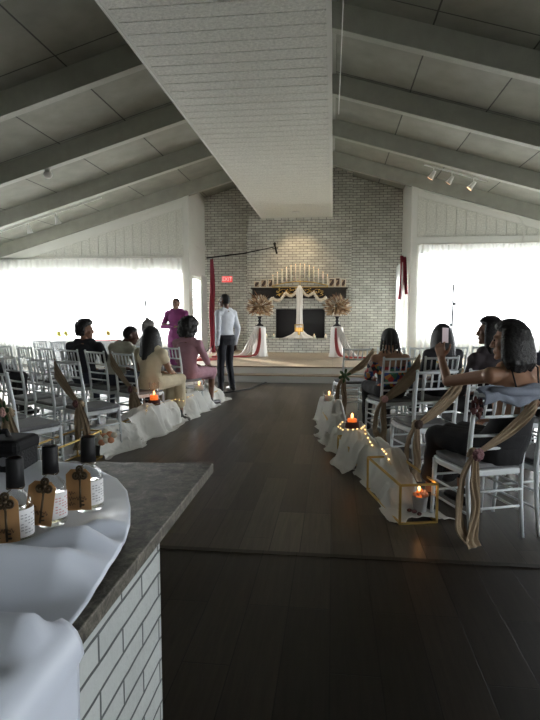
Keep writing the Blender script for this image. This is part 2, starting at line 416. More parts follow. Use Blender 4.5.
def window(n, ax, a0, a1, z0, z1, p, nb, parentless=True):
    """frame with mullions in the plane ax=p"""
    fr = MB(); w = .06
    def B(u0, u1, za, zb, t=.05):
        if ax == 'y': fr.bx(u0, u1, p-t/2, p+t/2, za, zb)
        else: fr.bx(p-t/2, p+t/2, u0, u1, za, zb)
    B(a0, a1, z0, z0+w); B(a0, a1, z1-w, z1)
    for i in range(nb+1):
        u = a0 + (a1-a0)*i/nb
        B(max(a0, u-w/2), min(a1, u+w/2), z0, z1)
    o = struct(f'window_{n}', fr, m_white)
    for i in range(nb):
        u0 = a0+(a1-a0)*i/nb+w/2; u1 = a0+(a1-a0)*(i+1)/nb-w/2; g = MB()
        if ax == 'y': g.bx(u0, u1, p-.004, p+.004, z0+w, z1-w)
        else: g.bx(p-.004, p+.004, u0, u1, z0+w, z1-w)
        obj('pane', g, m_pane, o)
    return o
window(1, 'y', LW[0], LW[1], LW[2], LW[3], wy+.1, 4)
window(2, 'y', RW[0], RW[1], RW[2], RW[3], wy+.1, 4)
window(3, 'x', wy+.39, YF-.35, .36, 2.45, AL-.07, 1)
window(4, 'x', wy+.39, YF-.35, .36, 2.45, AR+.07, 1)
window(5, 'x', *LS, XL-.1, 7)  # added unseen window, brightens the room from the left
window(6, 'x', *RS, XR+.1, 7)  # added unseen window, daylight from the far right
window(7, 'x', *RN, XR+.1, 3)  # added unseen window, lights the counter and near chairs
struct('ground', MB().bx(-45, 45, -30, 60, -.6, -.5), simple('grey_paving', (.3,.3,.29), .9))

# sheer curtains
def curtain(name, label, x0, x1, y, z0, z1, mat, amp=.035, per=.13, seed=0, axis='x', group=None):
    nx = int((x1-x0)/per*8); mb = MB()
    def fn(u, v):
        s = x0 + (x1-x0)*u; z = z1 + (z0-z1)*v
        k = noise.noise(V((s*1.3, seed*7.1, 0)))
        d = amp*(.75+.5*k)*math.sin(2*PI*s/per + 2.2*k) * (.45+.55*min(1, v*6)) + .012*noise.noise(V((s*2, z*1.1, seed)))
        if z > z1 - .02: z += .012*math.sin(s*70)
        return (s, y+d, z) if axis == 'x' else (y+d, s, z)
    mb.grid(fn, nx, 16)
    return tag(obj(name, mb, mat, smooth=True), label, 'curtain', group)
LC = [(-9.3,-7.5),(-7.52,-5.7),(-5.72,-3.99)]
for i, (a, b) in enumerate(LC):
    curtain('sheer_curtain', ['sheer white curtain panel at the outer left end of the window wall',
        'middle sheer white curtain panel behind the white-clothed table',
        'sheer white curtain panel beside the alcove, behind the standing woman in magenta'][i], a, b, wy-.14, .03, 2.88, m_sheer, seed=i, group=None)
RC = [(2.12,3.62),(3.6,5.15),(5.13,6.85)]
for i, (a, b) in enumerate(RC):
    curtain('sheer_curtain', ['sheer white curtain panel next to the white post right of the brick wall',
        'sheer white curtain panel in the right window, behind the woman with the raised phone',
        'sheer white curtain panel at the far right end of the right window'][i], a, b, wy-.16, .03, 3.13, m_sheer, seed=5+i)
curtain('sheer_curtain', 'narrow white curtain against the brick at the right side of the alcove', wy+.35, YF-.1, AR-.16, .34, 2.75, m_sheer, seed=9, axis='y', per=.11)
curtain('side_curtain', 'grey-white curtain beside the alcove side window behind the standing man', wy+.9, YF-.2, AL+.09, .34, 2.5, simple('grey_linen', (.45,.45,.42), .9), seed=11, axis='y', per=.12, amp=.025)
for nm, x0, x1, y, z, lb in (('curtain_rod', XL, -3.97, wy-.14, 2.9, 'thin white curtain rod over the left window'), ('curtain_rod', 2.1, XR, wy-.16, 3.15, 'thin white curtain rod over the right window')):
    tag(obj(nm, MB().cyl((x0,y,z),(x1,y,z),.012), m_greyplastic, smooth=True), lb, 'rod')

# stage and fireplace
SH = .31
st = thing('stage', 'low wooden stage with two white risers in front of the brick fireplace', 'stage', (-1,12,0))
def P(mb): # shift world coordinates into the child's local frame
    return mb
def wchild(name, mb, mat, par, **k):
    o = obj(name, mb, mat, par, **k); o.matrix_parent_inverse = Matrix.Translation(par.location).inverted() @ Matrix.Identity(4) if par.rotation_euler.z == 0 else (Matrix.Translation(par.location) @ par.rotation_euler.to_matrix().to_4x4()).inverted()
    return o
SX0, SX1 = -5.2, 4.6
wchild('deck', MB().bx(SX0, SX1, 11.2, wy-.2, SH-.025, SH), m_stage, st)
struct('floor.002', MB().bx(AL, AR, wy-.2, YF, SH-.025, SH).bx(AL, AR, wy-.2, YF, 0, SH-.026), m_stage)
wchild('upper_riser', MB().bx(SX0+.01, SX1-.01, 11.22, wy-.3, .16, SH-.026), m_white, st)
wchild('step', MB().bx(SX0, SX1, 10.93, 11.25, .135, .16), m_stage, st)
wchild('lower_riser', MB().bx(SX0+.01, SX1-.01, 10.95, wy-.3, 0, .134), m_white, st)
fp = thing('fireplace', 'whitewashed brick fireplace with black firebox in the middle of the alcove wall', 'fireplace', (-1,15.7,SH))
BX0, BX1 = -2.5, .5; FX0, FX1, FZ0, FZ1 = -1.66, -.24, .72, 1.54
mb = MB().bx(BX0, FX0, YC, YF, SH, 5.9).bx(FX1, BX1, YC, YF, SH, 5.9).bx(FX0, FX1, YC, YF, FZ1, 5.9)
wchild('chimney_breast', mb, m_brick, fp)
wchild('firebox', MB().bx(FX0, FX1, YC+.3, YF-.01, .69, FZ1).bx(FX0, FX0+.02, YC+.01, YC+.3, .69, FZ1).bx(FX1-.02, FX1, YC+.01, YC+.3, .69, FZ1), m_firebox, fp)
wchild('fire_door', MB().bx(FX0+.02, FX1-.02, YC+.05, YC+.06, .72, FZ1-.01).bx(-.96, -.94, YC+.03, YC+.06, .72, FZ1), simple('sooty_black_glass', (.014,.014,.016), .55), fp)
wchild('hearth', MB().bx(-2.4, .38, 15.3, YC, SH, .71).bx(-2.43, .41, 15.28, YC, .67, .71), m_brick, fp, bevel=.01)
ms = thing('mantel_shelf', 'dark wooden mantel beam with end corbels across the brick chimney', 'mantel', (-1,YC,1.85))
wchild('beam', MB().bx(-2.32, .36, YC-.22, YC, 1.85, 2.13).bx(-2.36, .4, YC-.26, YC, 2.10, 2.15), m_mantel, ms, bevel=.012)
for x in (-2.3,-.12): wchild('corbel', MB().bx(x, x+.44, YC-.16, YC, 1.7, 1.86), m_mantel, ms, bevel=.012)
gg = MB(); rnd = random.Random(4)
for k_ in range(3): gg.tube([(-1.62+.067*i, YC-.28, 1.93+.07*k_+.03*math.sin(i*1.3+k_*2)) for i in range(21)], .006, 5)
for i in range(46): gg.ell((-1.6+1.3*rnd.random(), YC-.285, 1.9+.22*rnd.random()), (.022,.008,.012), Matrix.Rotation(rnd.uniform(0,3),3,'Y'), 7, 5)
tag(obj('gold_garland', gg, m_gold, smooth=True), 'gold leaf garland pinned along the dark mantel behind the ivory swag', 'garland')

# boxed-ridge downlight, warm on the brick
dl = thing('recessed_downlight', 'small round lit downlight in the boxed ridge in front of the chimney', 'ceiling light', (-1.02, 14.75, SZ))
obj('trim_ring', MB().lathe([(.05,-.012),(.1,-.012),(.11,0)], n=24), m_greyplastic, dl, smooth=True)
obj('lens', MB().lathe([(.0,-.008),(.07,-.008),(.07,0)], n=20), m_glow, dl)
sp = bpy.data.lights.new('downlight', 'SPOT'); sp.energy = 40; sp.color = (1,.72,.42); sp.spot_size = math.radians(95); sp.spot_blend = .8; sp.shadow_soft_size = .06
so = bpy.data.objects.new('downlight', sp); COL.objects.link(so); so.location = (-1.02, 14.75, SZ-.03); so.rotation_euler = (math.radians(25), 0, 0)

# track lights
def track(name, label, x0, x1, y, zf, mat, heads, lit, group):
    t = thing(name, label, 'track light', (x0, y, zf(x0)))
    wchild('track_rail', MB().tube([(x0,y,zf(x0)-.02),(x1,y,zf(x1)-.02)], .018, 6), mat, t)
    for hx, aim in heads:
        z = zf(hx)-.04; d = V(aim).normalized()
        p = V((hx,y,z-.1))
        h = wchild('lamp_head', MB().cyl((hx,y,z+.01),p,.01).tube([p-d*.05,p,p+d*.07,p+d*.13],[.03,.042,.05,.07],14), mat, t, smooth=True)
        if lit:
            q = d.to_track_quat('Z','Y').to_matrix().to_4x4()
            g = obj('lens', MB().lathe([(0,0),(.062,0)], n=16), m_glow, h)
            g.data.transform(Matrix.Translation(p+d*.135) @ q)
    return t
track('track_light', 'three lit white spot heads on a track under the right rafter', 1.9, 3.2, 12.15, zr, m_greyplastic, [(2.1,(-.5,.35,-.8)),(2.48,(-.5,.3,-.75)),(2.93,(-.6,.2,-.7))], True, None)
track('track_light', 'unlit white spot heads on a track along the left rafter', -8.3, -5.3, 12.12, zl, m_greyplastic, [(-7.1,(.1,.3,-1)),(-6.4,(.1,.4,-1))], False, None)
dm = thing('ceiling_spotlight', 'round white lamp fixed to the underside of a left rafter', 'ceiling light', (-5.3, 9.76, zl(-5.3)))
obj('base', MB().lathe([(.05,-.03),(.06,0)], n=16), m_greyplastic, dm, smooth=True)
obj('globe', MB().ell((0,0,-.09),(.08,.08,.075)), m_greyplastic, dm, smooth=True)
# conduits and hanging cord
tag(obj('conduit_pipe', MB().tube([(2.2,wy-.1,zr(2.2)-.06),(4.5,wy-.1,zr(4.5)-.04),(4.65,wy-.1,zr(4.6)-.2),(4.66,wy-.1,3.2)],.014,8).box((4.66,wy-.08,3.19),(.09,.06,.14)), m_white, smooth=False), 'thin white conduit bending down the gable boards above the right window', 'pipe')
tag(obj('conduit_pipe', MB().tube([(-5.2,wy-.1,zl(-5.2)-.12),(-4.1,wy-.1,zl(-4.1)-.04),(-3.98,wy-.1,zl(-4.0)-.16),(-3.97,wy-.1,3.3)],.014,8).box((-3.97,wy-.08,3.3),(.08,.05,.12)), m_white, smooth=False), 'thin white conduit running down the post left of the brick alcove', 'pipe')
tag(obj('hanging_cord', MB().tube([(.05,2.5,4.35),(.07,6,4.62),(.06,9.6,4.8),(.06,9.7,5.2)],.006,6), m_greyplastic), 'thin pale cord stretched beside the boxed ridge under the right rafters', 'cord')

# exit sign
ex = thing('exit_sign', 'red illuminated EXIT sign on the brick left of the chimney', 'sign', (-3.16, YF-.005, 2.43))
obj('housing', MB().box((0,-.03,0),(.36,.05,.22)), m_greyplastic, ex, bevel=.006)
obj('face', MB().box((0,-.058,0),(.32,.006,.18)), emit('red_sign_glow', (.95,.1,.1), .25), ex)
def text(s, size, parent, loc, mat, rot=(PI/2,0,0), ext=.002, name='lettering'):
    c = bpy.data.curves.new('t', 'FONT'); c.body = s; c.size = size; c.extrude = ext; c.align_x = 'CENTER'; c.align_y = 'CENTER'
    t = bpy.data.objects.new('t', c); COL.objects.link(t); dg = bpy.context.evaluated_depsgraph_get(); dg.update()
    me = bpy.data.meshes.new_from_object(t.evaluated_get(dg)); bpy.data.objects.remove(t)
    me.materials.clear(); me.materials.append(mat)
    o = link(name, me, parent, loc); o.rotation_euler = rot; return o
text('EXIT', .15, ex, (0,-.0625,0), emit('pale_sign_letters', (1,.7,.66), .3))

# boom microphone stand and burgundy fabric
bs = thing('microphone_boom_stand', 'tall black boom stand with a microphone reaching towards the chimney', 'microphone stand', (-3.32,14.8,SH))
mb = MB()
for a in range(3): mb.cyl((0,0,.25),(.32*math.cos(a*2.1+.4),.32*math.sin(a*2.1+.4),.02),.012)
obj('tripod', mb, m_blackm, bs)
obj('pole', MB().cyl((0,0,.2),(0,0,2.62),.014), m_blackm, bs)
obj('boom_arm', MB().tube([(-.17,0,2.63),(.85,0,2.74),(1.7,0,2.9)],[.022,.02,.012],8), m_blackm, bs)
obj('microphone', MB().cyl((1.72,0,2.98),(1.78,0,2.72),.025).ell((1.72,0,2.99),.04).cyl((1.66,0,2.86),(1.82,0,2.88),.012), m_blackm, bs, smooth=True)
def strip(pts, w, dirv, n=24, nv=9, rip=.012, per=3, twist=0):
    """a rippled ribbon of fabric following pts; width along dirv"""
    P0 = [V(p) for p in pts]; d = V(dirv).normalized()
    ww = w if hasattr(w, '__len__') else [w]*len(P0)
    def at(u):
        s = u*(len(P0)-1); i = min(int(s), len(P0)-2); f = s-i
        a, b = P0[max(i-1,0)], P0[min(i+2,len(P0)-1)]
        p1, p2 = P0[i], P0[i+1]; m1, m2 = (p2-a)*.5, (b-p1)*.5
        h = (2*f**3-3*f**2+1)*p1 + (f**3-2*f**2+f)*m1 + (-2*f**3+3*f**2)*p2 + (f**3-f**2)*m2
        return h, ww[i]*(1-f)+ww[i+1]*f, (p2-p1).normalized()
    def fn(u, v):
        p, wd, t = at(v); nrm = t.cross(d); nrm = nrm.normalized() if nrm.length > 1e-5 else V((0,0,1))
        k = rip*math.sin(2*PI*per*u + 3*noise.noise(V((v*3, pts[0][0]*3.3, pts[0][1])))) 
        return p + d*(u-.5)*wd + nrm*k
    return MB().grid(fn, nv*per, n)
tag(obj('burgundy_drape', strip([(-3.33,14.74,2.9),(-3.31,14.73,2.2),(-3.34,14.74,1.4),(-3.32,14.73,.7),(-3.33,14.74,.33)],[.08,.14,.15,.13,.17],(1,0,0),per=3,rip=.025), m_burg, smooth=True, solid=.004), 'burgundy fabric strip hanging from the boom stand left of the exit sign', 'drape')
bt = thing('burgundy_tieback', 'short burgundy fabric strip hung at the right corner of the brick alcove', 'drape', (AR-.15,14.75,2.9))
wchild('hanging_strip', strip([(AR-.17,14.7,2.93),(AR-.15,14.69,2.4),(AR-.2,14.7,1.78)],[.08,.12,.1],(1,0,0),rip=.02), m_burg, bt, smooth=True, solid=.004)
wchild('tail', strip([(AR-.09,14.7,2.9),(AR-.07,14.69,2.4),(AR-.03,14.7,1.92)],[.06,.08,.08],(1,0,0),rip=.02), m_burg, bt, smooth=True, solid=.004)

# mantel decor
ZM = 2.15
arch = thing('candle_arch', 'gold arched candelabra with a row of tall white taper candles on the mantel', 'candelabra', (-.95,YC-.13,ZM))
k = 13; mb = MB(); top = []
for i in range(k):
    t = i/(k-1); x = -.78 + 1.56*t; z = .06 + .12*math.sin(PI*t); top.append((x,0,z))
mb.tube(top, .012, 8)
mb.tube([(-.78,0,.0),(-.78,0,.07)],.012).tube([(.78,0,0),(.78,0,.07)],.012).tube([(0,0,.02),(0,0,.18)],.01).tube([(-.8,0,.012),(.8,0,.012)],.014)
mb
obj('gold_frame', mb, m_gold, arch, smooth=True)
for x, _, z in top:
    q = .27 + .19*math.sin(PI*(x+.78)/1.56)
    c = obj('taper_candle', MB().lathe([(.02,z+.01),(.018,z+q)],(x,0,0),10), m_wax, arch, smooth=True)
    obj('flame_tip', MB().ell((x,0,z+q+.022),(.009,.009,.024),nu=8,nv=6), m_dimflame, c)
def photo(x, z0, w, h, label, cols):
    p = thing('photo_frame', label, 'picture frame', (x,YC-.12,z0), 0, 'framed photographs on the mantel')
    obj('frame', MB().bx(-w/2,w/2,-.012,.012,0,.025).bx(-w/2,w/2,-.012,.012,h-.025,h).bx(-w/2,-w/2+.025,-.012,.012,0,h).bx(w/2-.025,w/2,-.012,.012,0,h), m_ivory, p)
    obj('picture', MB().bx(-w/2+.02,w/2-.02,-.006,.006,.02,h-.02), spotted('photo_print', cols, 9), p)
PC = [(.3,.18,.1),(.08,.05,.04),(.5,.38,.25),(.2,.1,.07)]
photo(-2.2,ZM,.17,.19,'smallest framed photo at the outer left end of the mantel',PC)
photo(-2.0,ZM,.18,.24,'framed photo second from the left end of the mantel',PC)
photo(-1.79,ZM,.17,.25,'framed photo beside the left foot of the candle arch',PC)
photo(-.05,ZM,.18,.26,'framed photo beside the right foot of the candle arch',PC)
photo(.12,ZM,.15,.28,'tallest framed photo, second from the right end of the mantel',PC)
photo(.28,ZM,.14,.24,'framed photo at the outer right end of the mantel',PC)
# scalloped swag and centre drape
sw = thing('mantel_swag', 'ivory scalloped chiffon swag looped along the dark mantel', 'drape', (-.95,YC-.3,2.05))
def swagtube(pts, r, seed=0):
    P0 = [V(p) for p in pts]; q = []
    for i in range(len(P0)-1):
        for j in range(6): q.append(P0[i].lerp(P0[i+1], j/6))
    q.append(P0[-1])
    return MB().tube(q, [r*(.8+.35*math.sin(i*1.7+seed)) for i in range(len(q))], 10)
def scallop(x0, x1, z0, z1, dip, n):
    out = []
    for i in range(n*8+1):
        t = i/(n*8); x = x0+(x1-x0)*t; z = z0+(z1-z0)*t - dip*abs(math.sin(PI*n*t)); out.append((x,YC-.32-.03*abs(math.sin(PI*n*t)),z))
    return out
wchild('left_loop', swagtube(scallop(-1.72,-.98,1.86,2.14,.16,2),.045), m_ivory, sw, smooth=True)
wchild('right_loop', swagtube(scallop(-.92,-.2,2.14,1.88,.16,2),.045,1), m_ivory, sw, smooth=True)
wchild('left_tail', strip([(-1.72,YC-.33,1.88),(-1.78,YC-.34,1.7),(-1.76,YC-.34,1.38)],[.08,.12,.14],(1,0,0)), m_ivory, sw, smooth=True, solid=.004)
cd = thing('centre_drape', 'ivory chiffon drape falling from the arch to the hearth, gathered at a gold lantern', 'drape', (-.95,15.33,1.4))
def pleat(a, t): return 1 + .18*math.sin(9*a)
prof = [(.03,2.2),(.09,2.05),(.075,1.8),(.075,1.4),(.085,1.1),(.09,.96),(.12,.9),(.2,.82),(.33,.755),(.42,.725)]
wchild('cloth', MB().lathe([(r,z-.0) for r,z in prof], (-.95,15.36,0), 54, pleat), m_ivory_w, cd, smooth=True)
gl = thing('gold_lantern', 'small gold candle holder box in front of the centre drape on the hearth', 'candle holder', (-.95,15.2+.03,.9))
mbb = MB()
for sx in (-.11,.11):
    for sy in (-.05,.05): mbb.box((sx,sy,.09),(.02,.02,.2))
mbb.box((0,0,0),(.24,.12,.02)).box((0,0,.19),(.24,.12,.02)).box((0,.04,.06),(.22,.02,.1))
gl.location = (-.95,15.19,.99-.08)
obj('box_frame', mbb, m_gold, gl, bevel=.004)
for x in (-.06,.0,.06): obj('votive', MB().lathe([(.024,.01),(.024,.1)],(x,0,0),10), emit('lit_gold_votive',(1,.6,.18),.35), gl)
obj('stand', MB().cyl((0,0,-.2),(0,0,-.01),.03).box((0,0,-.19),(.16,.1,.02)), m_gold, gl)
for x, lb in ((-1.9,'farthest left small candle'),(-1.68,'small candle second from the left'),(-.53,'small candle just right of the centre drape'),(-.2,'farthest right small candle')):
    tl = thing('pillar_candle', f'{lb} burning on the hearth edge', 'candle', (x,15.38,.71), 0, 'candles along the hearth')
    obj('wax', MB().lathe([(.04,0),(.04,.075),(.03,.08)], n=14), m_wax, tl, smooth=True)
    obj('flame_tip', MB().ell((0,0,.105),(.012,.012,.025),nu=8,nv=6), m_dimflame, tl)

# draped pedestals, urns and dried flowers
def pedestal(x, y, s, label, ulabel, alabel, seed):
    p = thing('draped_pedestal', label, 'pedestal', (x,y,SH))
    obj('column', MB().lathe([(.13,0),(.13,.03),(.11,.05),(.11,.72),(.135,.74),(.135,.76)], n=24), m_white, p, smooth=False)
    obj('white_drape', MB().lathe([(.0,.772),(.15,.768),(.155,.7),(.165,.4),(.18,.12),(.2,.005)], n=60, mod=lambda a,t: 1+.07*t*math.sin(13*a+2*math.sin(3*a))), m_ivory_w, p, smooth=True)
    obj('trailing_drape', strip([(s*.0,-.15,.785),(s*.1,-.19,.62),(s*.2,-.24,.34),(s*.36,-.28,.08),(s*.65,-.3,.03),(s*1.1,-.32,.025)],[.14,.16,.2,.22,.24,.22],(.75,-.25*s,0),per=4,rip=.025,nv=8), m_ivory_w, p, smooth=True, solid=.004)
    obj('red_drape', strip([(-s*.03,-.17,.74),(-s*.02,-.2,.45),(s*.04,-.26,.12),(s*.2,-.42,.04),(s*.6,-.5,.035),(s*1.4,-.54,.03)],[.03,.07,.1,.16,.2,.22],(.7,-.4*s,0),per=3,rip=.02), m_red, p, smooth=True, solid=.004)
    u = thing('urn', ulabel, 'urn', (x,y,SH+.785))
    obj('foot', MB().lathe([(.1,-.012),(.1,.02),(.05,.045),(.028,.09),(.05,.13),(.028,.16),(.045,.22),(.09,.25)], n=20), m_black, u, smooth=True)
    obj('bowl', MB().lathe([(.06,.245),(.1,.27),(.115,.32),(.12,.38),(.1,.38),(.02,.37)], n=20), m_ivory, u, smooth=True)
    a = thing('dried_flower_arrangement', alabel, 'flowers', (x,y,SH+1.24))
    rnd = random.Random(seed); A = MB(); B = MB(); C = MB()
    A.ell((0,0,.0),(.2,.2,.18),nu=18,nv=12)
    for i in range(620):
        th = rnd.uniform(0,2*PI); cz = rnd.uniform(-.6,1); sz = math.sqrt(1-cz*cz); d = V((sz*math.cos(th), sz*math.sin(th), cz))
        ln = rnd.uniform(.26,.38)*(1 if cz > -.2 else .85); dr = V((rnd.uniform(-.05,.05), rnd.uniform(-.05,.05), -.05*sz*rnd.random()))
        p0 = d*.13; p1 = d*ln*.62+dr*.3; p2 = d*ln + dr
        if i % 5 in (0,2): A.tube([p0,p1,p1.lerp(p2,.6),p2],[.006,.02,.02,.003],5)
        elif i % 5 in (1,4): B.tube([p0,p1*1.1,p2*1.1],[.004,.011,.002],4)
        else: C.tube([p0,p1,p2*.97],[.008,.02,.004],5)
    obj('pampas_plumes', A, m_pampas, a, smooth=True); obj('brown_leaves', B, m_driedleaf, a, smooth=True); obj('pale_blooms', C, m_ivory, a, smooth=True)
    if seed == 1: obj('dark_feathers', MB().tube([(0,0,.1),(-.16,0,.3),(-.3,.02,.42)],[.01,.02,.003],6).tube([(0,0,.1),(-.06,0,.32),(-.14,0,.46)],[.01,.018,.003],6), m_driedleaf, a)
pedestal(-1.87,13.75,-1,'draped pedestal left of the fireplace, white over red cloth trailing left','black footed urn on the left draped pedestal','round dried pampas arrangement left of the fireplace, with dark feathers',1)
pedestal(.1,13.8,1,'draped pedestal right of the fireplace, white over red cloth trailing right','black footed urn on the right draped pedestal','round dried pampas arrangement right of the fireplace',2)
tag(obj('red_runner', strip([(-2.5,12.9,SH+.02),(-3.2,12.3,SH+.025),(-3.9,12.1,SH+.02)],[.35,.4,.35],(.2,1,0),per=5,rip=.02), m_red, smooth=True, solid=.004), 'crumpled red fabric lying on the stage floor behind the standing man', 'fabric')
for x, y, h, lb in ((-3.05,13.2,.15,'pale pillar candle on the stage left of the standing man, taller one'),(-2.88,13.3,.1,'short pale pillar candle on the stage beside the taller one')):
    c = thing('pillar_candle', lb, 'candle', (x,y,SH)); obj('wax', MB().lathe([(.05,0),(.05,h),(.04,h+.004)], n=14), m_wax, c, smooth=True); obj('wick', MB().cyl((0,0,h),(0,0,h+.02),.003,n=6), m_ink, c)

# table by the left window
tb = thing('gift_table', 'white-clothed table with red runner in front of the left window', 'table', (-5.95,12.5,0))
obj('tablecloth', MB().lathe([(0,.765),(.99,.765),(1,.74),(1.02,.35),(1.05,.03)], n=90, mod=lambda a,t: (1+.02*math.sin(40*a)*t)/max(abs(math.cos(a)),abs(math.sin(a))/.38)), simple('white_tablecloth',(.75,.76,.75),.8), tb, smooth=False)
obj('runner', MB().bx(.35,.75,-.36,.36,.766,.785), m_red, tb)
for x, h, lb in ((-6.6,.16,'small glass of yellow flowers at the left end of the window table'),(-6.42,.17,'small glass of yellow flowers second from left on the window table'),(-5.35,.18,'small glass of yellow flowers at the right end of the window table')):
    b = thing('bud_vase', lb, 'vase', (x,12.4,.767), 0, 'bud vases on the window table')
    obj('glass_body', MB().lathe([(.03,0),(.035,.06),(.025,.1)], n=12), m_glass, b, smooth=True)
    obj('blooms', MB().ell((0,0,h),(.05,.05,.06)).ell((.03,0,h-.04),.035), simple('yellow_petal',(.55,.5,.12),.7), b, smooth=True)

# thin light stands by the windows
for x, y, h, lb in ((-3.3,9.3,1.6,'thin grey tripod stand behind the bald man, in front of the left window'),(1.95,9.2,1.85,'thin grey tripod stand in front of the right window')):
    s = thing('light_stand', lb, 'stand', (x,y,0)); mb = MB()
    for a in range(3): mb.cyl((0,0,.5),(.4*math.cos(a*2.1),.4*math.sin(a*2.1),.012),.01)
    obj('tripod', mb, m_steel, s); obj('pole', MB().cyl((0,0,.3),(0,0,h),.016).box((0,0,h),(.03,.03,.1)), m_steel, s)
    obj('clamp', MB().box((.02,0,h-.28),(.06,.03,.05)).box((-.02,0,h-.62),(.05,.03,.05)), m_steel, s)

tag(obj('floor_cable', MB().tube([(-3.3,10.2,.01),(-2.6,9.5,.01),(-2.0,9.2,.01),(-1.55,9.9,.01),(-1.35,10.9,.01)],.012,6), m_black, smooth=True), 'black cable curving over the floor at the feet of the standing man', 'cable')

# ------------------------------------------------------------------ chairs
def make_chair():
    r = thing('ballroom_chair', 'x', 'chair')
    def post(s):   # rear leg running up into the back
        return MB().tube([(s*.185,-.235,0),(s*.188,-.2,.25),(s*.19,-.19,.46),(s*.192,-.215,.7),(s*.2,-.262,.94)],[.012,.015,.0165,.015,.012],10).ell((s*.2,-.262,.945),.014)
    for s in (-1,1): obj('rear_post', post(s), m_chair, r, smooth=True)
    for s in (-1,1): obj('leg', MB().tube([(s*.195,.215,0),(s*.192,.2,.25),(s*.19,.19,.43)],[.011,.014,.018],10), m_chair, r, smooth=True)
    def seatfn(o, z0, z1):
        pts = [(-.2+o,-.2+o),(.2-o,-.2+o),(.215-o,.1),(.19-o,.215-o),(-.19+o,.215-o),(-.215+o,.1)]
        n = len(pts); vs = [(x,y,z0) for x,y in pts]+[(x,y,z1) for x,y in pts]
        return MB().add(vs, [tuple(reversed(range(n))), tuple(range(n,2*n))]+[(i,(i+1)%n,(i+1)%n+n,i+n) for i in range(n)])
    obj('seat_frame', seatfn(0,.405,.445), m_chair, r, bevel=.008)
    obj('cushion', seatfn(.008,.446,.482), m_cushion, r, bevel=.014, smooth=False)
    def by(z):
        return -.19-(z-.46)*.104 if z < .7 else -.215-(z-.7)*.196
    for z, rr in ((.93,.0125),(.79,.01),(.67,.01),(.585,.01)):
        obj('back_rail', MB().tube([(-.195,by(z),z),(-.1,by(z)-.014,z),(.1,by(z)-.014,z),(.195,by(z),z)], rr, 8), m_chair, r, smooth=True)
    for i in range(5):
        x = -.13+.065*i
        obj('spindle', MB().tube([(x,by(.8)-.012,.795),(x,by(.86)-.013,.86),(x,by(.92)-.012,.925)],[.0075,.01,.0075],8), m_chair, r, smooth=True)
    for s in (-1,1):
        for z in (.17,.28): obj('stretcher', MB().cyl((s*.187,-.21,z),(s*.193,.2,z),.0085,n=8), m_chair, r, smooth=True)
    for z in (.2,.31): obj('stretcher', MB().cyl((-.193,.205,z),(.193,.205,z),.0085,n=8), m_chair, r, smooth=True)
    for z in (.2,.31): obj('stretcher', MB().cyl((-.187,-.205,z),(.187,-.205,z),.0085,n=8), m_chair, r, smooth=True)
    return r
chair0 = make_chair(); used = []
def dup(root):
    r = root.copy(); COL.objects.link(r)
    for ch in list(root.children):
        c = ch.copy(); COL.objects.link(c); c.parent = r
    return r
CH = {}
def place(key, mx, my, deg, label, group):
    """mx,my: middle of the back's top rail on plan; deg: facing"""
    c = chair0 if not used else dup(chair0); used.append(c)
    a = math.radians(deg); o = V((mx,my,0)) + Matrix.Rotation(a,3,'Z') @ V((0,.255,0))
    c.location = o; c.rotation_euler = (0,0,a); c['label'] = label; c['group'] = group
    CH[key] = (o, a); return c
GL, GR = 'white ballroom chairs left of the aisle', 'white ballroom chairs right of the aisle'
seat = ['aisle end','second from the aisle','third from the aisle','fourth from the aisle','fifth from the aisle','sixth from the aisle','seventh from the aisle']
rows = {'A': ((-2.74,4.1),'back row',2,-30,-1), 'B': ((-2.6,5.05),'second row from the back',3,-32,-1), 'D': ((-2.5,6.2),'third row from the back',6,-32,-1), 'E': ((-2.28,7.35),'front row',7,-30,-1),
        'R': ((1.04,3.4),'back row',2,20,1), 'S': ((.88,4.6),'second row from the back',4,20,1), 'T': ((.73,5.92),'third row from the back',4,20,1), 'U': ((.34,7.42),'front row',5,18,1)}
occ = {'A0':'white chair with a pink rose sash, nearest the counter', 'B0':'white chair with a dark flower sash, second from the counter along the aisle', 'D0':'white chair behind the woman with long black hair', 'D1':'white chair under the bald man in beige',
       'D2':'white chair under the curly-haired man in black', 'E0':'white chair under the woman in the dusty pink dress', 'R0':'nearest white chair, with a grey-blue jacket over its back', 'S0':'empty white chair whose sash has a dark brown flower, right of the aisle',
       'T0':'white chair under the person in the colourful top', 'U0':'empty white front row chair with green leaves on its sash, right of the aisle'}
for k, (p, nm, cnt, deg, sd) in rows.items():
    for i in range(cnt):
        x, y = (p[0]-.47*i, p[1]+.26*i) if sd < 0 else (p[0]+.46*i, p[1]+.16*i)
        place(k+str(i), x, y, deg, occ.get(k+str(i)) or f"white chair {'left' if sd < 0 else 'right'} of the aisle, {nm}, {seat[i]}", GL if sd < 0 else GR)

